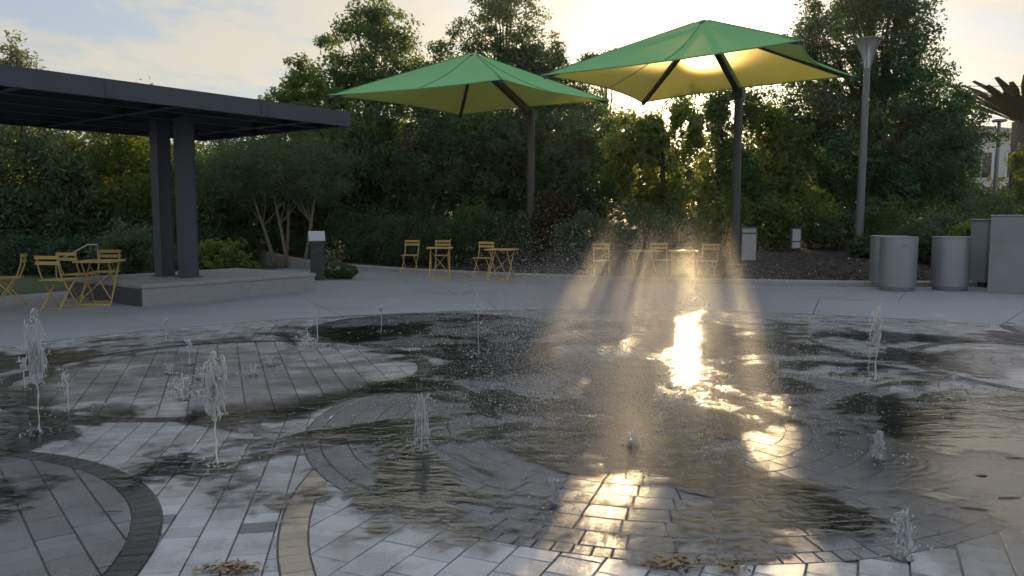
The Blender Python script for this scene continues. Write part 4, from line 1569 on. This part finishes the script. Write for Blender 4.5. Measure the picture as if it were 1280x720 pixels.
# left thicket
for i, (x, y, ztop, rx, lm, lab) in enumerate((
        (-15.6, 20.5, 5.2, 2.0, 'leaf_dark', 'arching dark tree at the far end of the lawn'),
        (-13.0, 21.5, 5.1, 2.0, 'leaf_olive', 'grey green drooping tree over the lawn'),
        (-11.0, 22.6, 5.2, 1.9, 'leaf_bright', 'drooping tree with a sunlit yellow patch seen under the shelter roof'),
        (-8.5, 24.8, 4.7, 1.8, 'leaf_mid', 'drooping green tree behind the shelter columns'),
        (-17.5, 24.0, 5.6, 2.4, 'leaf_mid', 'broad drooping tree behind the dark tree at the lawn end'))):
    tree('drooping_tree', lab, (x, y, 0.0),
         [(0, 0, ztop * .55, rx, 1.6, ztop * .42), (-.7, -.2, ztop * .36, rx * .8, 1.4, ztop * .35), (.8, 0, ztop * .40, rx * .8, 1.4, ztop * .36)],
         380, 85, 0.46, 0.13, lm, seed=50 + i, r0=0.09, droop=1.3, asp=0.36, nl=18)
# far right
tree('distant_tree', 'bushy tree between the huge oak and the dark funnel canopy', (16.6, 30.5, 0.2),
     [(0, 0, 2.6, 1.0, 1.1, 1.6), (-.2, 0, 4.6, .7, .7, 1.0)], 100, 60, 0.4, 0.13, 'leaf_mid', seed=60, r0=0.1)
tree('distant_tree', 'narrow green tree behind the square canopy post', (17.6, 27.5, 0.1),
     [(0, 0, 2.6, .35, .9, 1.6), (.9, 0, 2.2, 1.0, .9, 1.7)], 110, 60, 0.36, 0.12, 'leaf_bright', seed=61, r0=0.08)


def shrub(label, px, D, ztop, rx, lm, seed, n=85, leaf=None, name='shrub', cull=False, asp=0.5, per=60):
    x = (px - 640) / 1000 * D
    zb = bed_z(x, D) if x > KL[0].x and D > kerb_y(x) else 0.0
    rng = np.random.default_rng(seed)
    leaf = leaf or {'leaf_bright': 0.125, 'leaf_dark': 0.072, 'leaf_olive': 0.08, 'leaf_red': 0.10}.get(lm, 0.09)
    per = int(per * (0.085 / leaf) ** 1.3)
    root = empty(name, (x, D, zb))
    tag(root, label, 'shrub', 'shrubs in the planting beds')
    hz = max(0.3, ztop - zb)
    ells = [(0, 0, hz * .5, rx, rx * .75, hz * .5), (rx * .45, 0, hz * .42, rx * .6, rx * .6, hz * .42), (-rx * .45, .05, hz * .38, rx * .6, rx * .6, hz * .40)]
    me, cen = foliage_mesh('foliage', ells, n, per, min(.3, hz * .24), leaf, rng, (x, D, zb), cull, asp, 0, 0.0)
    link('foliage', me, lm, root)
    mb = MB()
    for k in range(7):
        c = Vector(cen[k * 5 % len(cen)])
        mb.tube([(0.06 * math.cos(k), .06 * math.sin(k), -.03), (c.x * .5, c.y * .5, c.z * .6), c], [.018, .012, .005], 5, cap=False)
    link('stem', mb.mesh('stem'), 'bark', root)
    return root


SH = [
    ('rounded dark shrub right beside the lectern sign', 438, 23.2, 1.7, .85, 'leaf_dark'),
    ('clipped dark shrub left of the lone yellow chair', 472, 22.6, 1.35, .75, 'leaf_dark'),
    ('dark shrub behind the lone yellow chair', 512, 22.0, 1.65, .85, 'leaf_dark'),
    ('dark shrub behind the second kerb table', 556, 21.6, 1.45, .80, 'leaf_dark'),
    ('dark green shrub between the kerb tables', 590, 21.4, 1.80, .80, 'leaf_mid'),
    ('low dark shrub just left of the slim parasol pole', 630, 21.2, 1.55, .75, 'leaf_dark'),
    ('dark red leaved shrub just right of the slim pole', 690, 21.6, 2.05, .70, 'leaf_red'),
    ('olive brown shrub behind the glittering spray', 738, 20.8, 1.60, .85, 'leaf_olive'),
    ('wide brownish shrub behind the table in the lit spray', 792, 21.4, 1.75, 1.05, 'leaf_olive'),
    ('dark shrub beside the small green panel', 845, 21.8, 1.60, .80, 'leaf_oak'),
    ('yellow green backlit shrub left of the tall service box', 905, 22.9, 2.20, .75, 'leaf_bright'),
    ('yellow green backlit shrub between the two service boxes', 962, 23.2, 2.20, .80, 'leaf_bright'),
    ('bright leafy shrub behind the short service box', 1012, 23.6, 2.10, .85, 'leaf_bright'),
    ('dark shrub left of the tall lamp post', 1046, 23.0, 1.55, .80, 'leaf_dark'),
    ('dark shrub at the foot of the tall lamp post', 1090, 20.6, 0.95, .55, 'leaf_dark'),
    ('leafy shrub rising behind the emblem bin', 1110, 22.4, 2.00, .90, 'leaf_mid'),
    ('dark shrub filling the gap between the bins', 1152, 19.4, 1.35, .75, 'leaf_oak'),
    ('olive shrub behind the middle bin', 1190, 20.6, 1.75, .90, 'leaf_olive'),
    ('bright tipped shrub left of the utility cabinet', 1214, 18.8, 1.25, .55, 'leaf_bright'),
    ('tall olive shrub below the white house', 1225, 22.5, 2.30, .85, 'leaf_olive'),
    ('bright broad leaved shrub behind the shelter columns', 274, 18.6, 0.95, .75, 'leaf_bright'),
    ('tan green shrub on the slope behind the retaining wall', 285, 23.6, 2.10, 1.1, 'leaf_olive'),
    ('wispy olive shrub behind the table by the platform', 165, 18.4, 1.25, .80, 'leaf_olive'),
    ('dark shrub under the hand rail', 92, 19.2, 0.95, .85, 'leaf_dark'),
    ('dark shrub at the lawn edge behind the lone sideways chair', 25, 19.6, 1.2, 1.0, 'leaf_dark'),
    ('low tufted shrub hugging the lectern sign base', 425, 18.3, 0.38, .38, 'leaf_olive'),
    ('dark shrub below the pale tree trunks', 360, 24.4, 1.0, 1.1, 'leaf_dark'),
    ('dark shrub under the hanging trees beyond the platform', 215, 21.5, 1.7, 1.2, 'leaf_dark'),
    ('second dark shrub under the hanging trees by the hand rail', 128, 21.6, 1.8, 1.2, 'leaf_dark'),
    ('dark shrub under the hanging trees at the lawn', 55, 21.8, 1.7, 1.2, 'leaf_dark'),
    ('dark shrub at the foot of the drooping tree at the frame of the lawn', -25, 20.5, 1.7, 1.2, 'leaf_dark'),
]
for i, (lab, px, D, zt_, rx, lm) in enumerate(SH):
    shrub(lab, px, D, zt_, rx, lm, 100 + i, n=95 if rx > .5 else 40, cull=(830 < px < 1000))

# far wood closing the view, one mass
rng = np.random.default_rng(77)
K = 3200
cx = rng.uniform(-60, 75, K)
cyv = 36 + rng.uniform(0, 9, K) + np.abs(cx) * 0.08
top = 4.9 + 0.3 * np.sin(cx * 0.45) + 0.4 * np.sin(cx * 1.3 + 2) + np.where(np.abs(cx - 7) > 8, 0.9, 0.0)
top = np.where(cx < -7, 4.7 + 0.3 * np.sin(cx), top)
top = np.where((cx / cyv > 0.545) & (cx / cyv < 0.66), 2.6, top)
cz = rng.uniform(0.2, 1.0, K) * top
cen = np.stack([cx, cyv, cz], 1)
per = 46
d = rng.normal(size=(K * per, 3))
d /= np.linalg.norm(d, axis=1, keepdims=True)
P = np.repeat(cen, per, 0) + d * (rng.uniform(0, 1, K * per) ** .4 * 0.95)[:, None]
P = P[P[:, 2] > 0]
nr = np.tile(np.array([[0, -0.3, 0.7]]), (len(P), 1))
fw = link('far_wood', quads_mesh('far_wood', leaves(P, nr, 0.34, rng), len(P)), 'leaf_far')
tag(fw, 'hazy green wood closing the view behind all the trees', 'wood', kind='stuff')

# ------------------------------------------------------------------ fountain jets


def ico():
    t = (1 + 5 ** .5) / 2
    v = [Vector(p).normalized() for p in ((-1, t, 0), (1, t, 0), (-1, -t, 0), (1, -t, 0), (0, -1, t), (0, 1, t), (0, -1, -t), (0, 1, -t), (t, 0, -1), (t, 0, 1), (-t, 0, -1), (-t, 0, 1))]
    f = [(0, 11, 5), (0, 5, 1), (0, 1, 7), (0, 7, 10), (0, 10, 11), (1, 5, 9), (5, 11, 4), (11, 10, 2), (10, 7, 6), (7, 1, 8), (3, 9, 4), (3, 4, 2), (3, 2, 6), (3, 6, 8), (3, 8, 9), (4, 9, 5), (2, 4, 11), (6, 2, 10), (8, 6, 7), (9, 8, 1)]
    return v, f


IV, IF = ico()


def drops(mb, pts, rmin, rmax, rg, st=1.6):
    for p in pts:
        r = rg.uniform(rmin, rmax)
        d = Vector((rg.gauss(0, .35), rg.gauss(0, .35), 1)).normalized()
        k = rg.uniform(1, st)
        mb.add([Vector(p) + (v + d * v.dot(d) * (k - 1)) * r * rg.uniform(.85, 1.15) for v in IV], IF, True)


def strand(mb, pts, r0, rg, seg=6):
    n = len(pts)
    rad = [r0 * (0.35 + rg.random() * .75) for _ in range(n)]
    rad[-1] *= .4
    mb.tube(pts, rad, seg)


JL = {
    'tall': 'tall water jet bursting into a frothy splashing crown', 'hook': 'slim water jet bending over in a hook at its tip',
    'thin': 'thin short upright water jet with a rounded tip', 'splash': 'small water jet collapsing into a splash on the pavers',
    'needle': 'needle thin straight water jet', 'bell': 'short water jet falling back in a ragged bell',
    'column': 'bright sunlit water column with looping beads near the bins', 'vee': 'tiny low water spurt opening in a vee',
}
SPEC = {14: 'short ragged water jet on the pavers ahead of the sunlit column', 15: 'low frothy water jet on the bright wet pavers by the twigs', 16: 'smallest ragged water jet, between the tall ragged bell and the leaf clumps',
        2: 'thin short water jet right beside the tallest frothy jet', 3: 'thin water jet standing towards the concrete platform', 4: 'thin water jet beside the tiny vee spurts on the grey disc',
        9: 'thin water jet alone on the dark slate disc', 18: 'thin water jet behind the glitter of the sun on the water', 19: 'needle thin water jet between the sun glitter and the sunlit column',
        20: 'needle thin water jet standing at the small paved disc before the bins', 0: 'tallest frothy water jet on the side of the yellow chairs, on a long thin stem', 6: 'frothy water jet with a wide splashing crown before the grey disc',
        7: 'collapsing short water jet right beside a hooked one', 5: 'small water jet splashing sideways at its foot', 17: 'faint small splash of water inside the golden spray',
        1: 'hooked slim water jet close to the tallest frothy jet', 8: 'hooked slim water jet standing taller beside a collapsing one',
        10: 'tallest needle thin water jet next to the golden spray', 13: 'needle thin water jet close beside the sunlit column',
        11: 'tall ragged bell shaped water jet at the edge of the dark ringed disc'}
for ji, (px, py, hj, kind) in enumerate(JETS):
    rg = random.Random(900 + ji)
    g = gp(px, py)
    root = empty('water_jet', (g.x, g.y, 0.0), rg.uniform(0, 6))
    tag(root, SPEC.get(ji, JL[kind]), 'water jet', 'water jets of the splash pad')
    st = MB()
    cr_ = MB()
    if kind in ('tall', 'column'):
        k1 = 0.52 if kind == 'tall' else 0.8
        pts = [(rg.gauss(0, .003), rg.gauss(0, .003), hj * k1 * t / 12) for t in range(13)]
        strand(st, pts, 0.0075 if kind == 'tall' else .011, rg)
        wd = 0.060 if kind == 'tall' else 0.03
        for s in range(56 if kind == 'tall' else 26):
            z0 = hj * rg.uniform(.40, .72)
            x, y = rg.gauss(0, wd * .40), rg.gauss(0, wd * .40)
            vx, vy, up = rg.gauss(0, .022), rg.gauss(0, .022), hj * rg.uniform(.10, .28)
            pts = []
            for t in range(9):
                q_ = t / 8
                wob = .010 * math.sin(q_ * 9 + s)
                pts.append((x + vx * q_ + wob, y + vy * q_ - wob * .6, z0 + up * (4 * q_ - 3.6 * q_ * q_) * .9))
            strand(cr_, pts, rg.uniform(.0025, .0065), rg, 5)
        pp = []
        for s in range(260 if kind == 'tall' else 130):
            t = rg.random()
            sp = wd * (0.35 + 0.9 * math.sin(math.pi * min(1, t * 1.1)))
            pp.append((rg.gauss(0, sp * .55), rg.gauss(0, sp * .55), hj * (.40 + .62 * t)))
        drops(cr_, pp, .0015, .0060, rg, 3.0)
    elif kind == 'hook':
        n = 14
        pts = [(0.035 * max(0, (t / n - .6)) ** 2 * 9, 0, hj * (t / n)) for t in range(n)]
        pts += [(pts[-1][0] + .03 * math.sin(k * .6), 0, pts[-1][2] + .012 - .02 * k * k * .35) for k in range(1, 6)]
        strand(st, pts, .0065, rg)
        drops(cr_, [(rg.gauss(.03, .03), rg.gauss(0, .015), hj * rg.uniform(.5, 1.05)) for _ in range(40)], .003, .009, rg)
    elif kind in ('thin', 'needle'):
        pts = [(rg.gauss(0, .002), rg.gauss(0, .002), hj * t / 10) for t in range(11)]
        strand(st, pts, .007 if kind == 'thin' else .004, rg)
        drops(cr_, [(rg.gauss(0, .010), rg.gauss(0, .010), hj * rg.uniform(.75, 1.06)) for _ in range(24)], .004, .014 if kind == 'thin' else .007, rg)
    elif kind == 'bell':
        pts = [(rg.gauss(0, .004), rg.gauss(0, .004), hj * t / 8) for t in range(9)]
        strand(st, pts, .008, rg)
        for s in range(22):
            a = rg.uniform(0, 6.28)
            w_ = hj * rg.uniform(.05, .17)
            h0, h1 = rg.uniform(.72, 1.0), rg.uniform(.5, .95)
            pts = [(w_ * math.cos(a) * (t / 6) ** .7 + rg.gauss(0, .003), w_ * math.sin(a) * (t / 6) ** .7 + rg.gauss(0, .003), hj * h0 * (1 + .10 * math.sin(t / 6 * 3.1) - (t / 6) ** 2 * h1)) for t in range(7)]
            strand(cr_, pts, .0034, rg, 5)
        drops(cr_, [(rg.gauss(0, hj * .10), rg.gauss(0, hj * .10), hj * rg.uniform(.02, 1.04)) for _ in range(200)], .0015, .0055, rg, 2.6)
    elif kind == 'splash':
        pts = [(rg.gauss(0, .004), rg.gauss(0, .004), hj * t / 8) for t in range(9)]
        strand(st, pts, .009, rg)
        drops(cr_, [(rg.gauss(0, hj * .25), rg.gauss(0, hj * .25), abs(rg.gauss(0, hj * .4))) for _ in range(90)], .003, .010, rg)
    else:
        for a in range(5):
            an = a * 1.26 + rg.random()
            pts = [(hj * .45 * t / 5 * math.cos(an), hj * .45 * t / 5 * math.sin(an), hj * (1 - (1 - t / 5) ** 2)) for t in range(6)]
            strand(st, pts, .004, rg)
        drops(cr_, [(rg.gauss(0, hj * .3), rg.gauss(0, hj * .3), hj * rg.uniform(.3, 1.1)) for _ in range(20)], .003, .006, rg)
    drops(cr_, [(rg.gauss(0, .09), rg.gauss(0, .09), abs(rg.gauss(0, .012)) + .004) for _ in range(30)], .002, .006, rg)
    st.build('stem', 'jet_water', root)
    cr_.build('droplets', 'jet_water', root, 'stuff')
    MB().lathe([(.045, 0.0015), (.045, 0.004), (.03, .0048), (.012, .0046)], 20).build('nozzle', 'drain_steel', root)

# ------------------------------------------------------------------ drifting spray: droplets and mist
rng = np.random.default_rng(5)
N = 72000
k = rng.random(N)
ang = rng.normal(0, 1, N)
yy = 4.0 + rng.gamma(2.2, 1.75, N)
xx = 0.12 * yy + rng.normal(0.15, 0.62, N) + 0.06 * yy * rng.normal(0, 1, N)
zz = np.abs(rng.normal(0, 0.50, N)) * (0.45 + 0.55 * np.clip(yy / 9, 0, 1.6)) + 0.03
keep = (yy < 16) & (zz < 1.7)
xx, yy, zz = xx[keep], yy[keep], zz[keep]
N = len(xx)
r = rng.uniform(0.0011, 0.0036, N) * np.where(rng.random(N) < .05, 1.7, 1.0)
cen = np.stack([xx, yy, zz], 1)
octv = np.array([(1, 0, 0), (0, 1, 0), (-1, 0, 0), (0, -1, 0), (0, 0, 1.3), (0, 0, -1.3)], float)
octf = np.array([(0, 1, 4), (1, 2, 4), (2, 3, 4), (3, 0, 4), (1, 0, 5), (2, 1, 5), (3, 2, 5), (0, 3, 5)])
V = (cen[:, None, :] + octv[None] * r[:, None, None]).reshape(-1, 3)
F = (octf[None] + (np.arange(N) * 6)[:, None, None]).reshape(-1, 3)
me = bpy.data.meshes.new('spray')
me.vertices.add(len(V))
me.vertices.foreach_set('co', V.astype(np.float32).ravel())
me.loops.add(len(F) * 3)
me.loops.foreach_set('vertex_index', F.astype(np.int32).ravel())
me.polygons.add(len(F))
me.polygons.foreach_set('loop_start', np.arange(0, len(F) * 3, 3, dtype=np.int32))
me.polygons.foreach_set('loop_total', np.full(len(F), 3, dtype=np.int32))
me.update(calc_edges=True)
so = link('spray', me, 'spray_drop')
tag(so, 'glittering fine water drops drifting over the pad', 'spray', kind='stuff')

m, h, out = mat('mist_volume')
tcn = h.n('ShaderNodeNewGeometry')
pos = tcn.outputs['Position']
s = h.n('ShaderNodeSeparateXYZ')
h.l(pos, s.inputs[0])
x, y, z = s.outputs
ax = h.math('DIVIDE', h.math('SUBTRACT', h.math('SUBTRACT', x, h.math('MULTIPLY', y, 0.16)), 0.15), h.math('MULTIPLY_ADD', y, 0.05, 0.75))
fx = h.math('EXPONENT', h.math('MULTIPLY', h.math('MULTIPLY', ax, ax), -1.0))
az = h.math('DIVIDE', z, h.math('MULTIPLY_ADD', y, 0.026, 0.28))
fz = h.math('EXPONENT', h.math('MULTIPLY', h.math('MULTIPLY', az, az), -1.0))
nzv = h.ramp(h.noise(pos, 1.6, 5, 0.72, 1.6), 0.42, 0.64)
fy = h.math('MULTIPLY', h.ramp(y, 3.3, 4.6), h.math('SUBTRACT', 1.0, h.ramp(y, 12.0, 16.8)))
den = h.math('MULTIPLY', h.math('MULTIPLY', fx, fz), h.math('MULTIPLY', nzv, fy))
pv = h.n('ShaderNodeVolumePrincipled')
pv.inputs['Color'].default_value = (1, 1, 1, 1)
pv.inputs['Anisotropy'].default_value = 0.72
h.l(h.math('MULTIPLY', h.math('MULTIPLY_ADD', h.ramp(y, 9.0, 5.0), -0.35, 1.0), h.math('MULTIPLY', den, 0.8)), pv.inputs['Density'])
h.l(pv.outputs[0], out.inputs['Volume'])
mo = MB().box((1.9, 10.2, 1.05), (6.0, 13.6, 2.06)).build('mist', 'mist_volume')
tag(mo, 'drifting golden mist of fine spray above the wet pad', 'mist', kind='stuff')

# ------------------------------------------------------------------ litter on the pad


def leaf_heap(px, py, n, sx, sy, label, seed):
    rng = np.random.default_rng(seed)
    g = gp(px, py)
    P = np.stack([rng.normal(0, sx, n), rng.normal(0, sy, n), np.abs(rng.normal(0, 0.006, n)) + 0.010], 1)
    V = leaves(P, np.tile(np.array([[0, 0, 3.2]]), (n, 1)), 0.036, rng, 0.45)
    o = link('leaf_litter', quads_mesh('leaf_litter', V, n), 'dead_leaf')
    o.location = (g.x, g.y, 0)
    tag(o, label, 'leaf litter', kind='stuff')


leaf_heap(838, 706, 90, .06, .035, 'wet clump of brown fallen leaves on the pavers', 1)
leaf_heap(914, 713, 40, .03, .02, 'small dark clump of leaves next to the wet clump', 2)
leaf_heap(291, 714, 120, .05, .025, 'flat patch of brown leaf crumbs near the tan paver band', 3)
rg = random.Random(3)
for i, (px, py, lab) in enumerate(((1226, 595, 'curled brown fallen leaf lying in the bright wet corner'), (1218, 638, 'short dark twig lying on the wet pavers'),
                                   (1262, 624, 'bent dark twig on the pavers near the fallen leaf'), (1272, 574, 'thin dark twig at the bright film of water'),
                                   (405, 560, 'pale twig by the tan paver band'), (137, 642, 'pale short stick on the dark curved band'))):
    g = gp(px, py)
    if 'twig' in lab or 'stick' in lab:
        a = rg.uniform(-.6, .6)
        o = MB().tube([(-.06 * math.cos(a), -.06 * math.sin(a), .009), (.01, .005, .0095), (.06 * math.cos(a), .06 * math.sin(a), .009)], [.002, .003, .0015], 6).build('twig', 'twig' if 'dark' in lab else 'bark_pale')
        o.location = g
        tag(o, lab, 'twig')
    else:
        mb = MB()
        mb.add([(-.05, 0, .012), (-.015, .022, .022), (.03, .018, .020), (.055, 0, .012), (.03, -.02, .022), (-.015, -.024, .022), (0, 0, .012)],
               [(0, 6, 1), (1, 6, 2), (2, 6, 3), (3, 6, 4), (4, 6, 5), (5, 6, 0)])
        o = mb.build('fallen_leaf', 'dead_leaf')
        o.location = g
        o.scale = (0.7, 0.7, 0.6)
        tag(o, lab, 'leaf')

# ------------------------------------------------------------------ added haze volume standing in for veiling glare
m, h, out = mat('glare_haze')
pv = h.n('ShaderNodeVolumePrincipled')
pv.inputs['Color'].default_value = (1, 0.98, 0.95, 1)
pv.inputs['Density'].default_value = 0.00035
pv.inputs['Anisotropy'].default_value = 0.65
h.l(pv.outputs[0], out.inputs['Volume'])
hz = MB().box((10, 33, 6.5), (150, 90, 15.2)).build('haze', 'glare_haze')
tag(hz, 'thin haze added over the plaza to lift the dark tones', 'haze', kind='stuff')
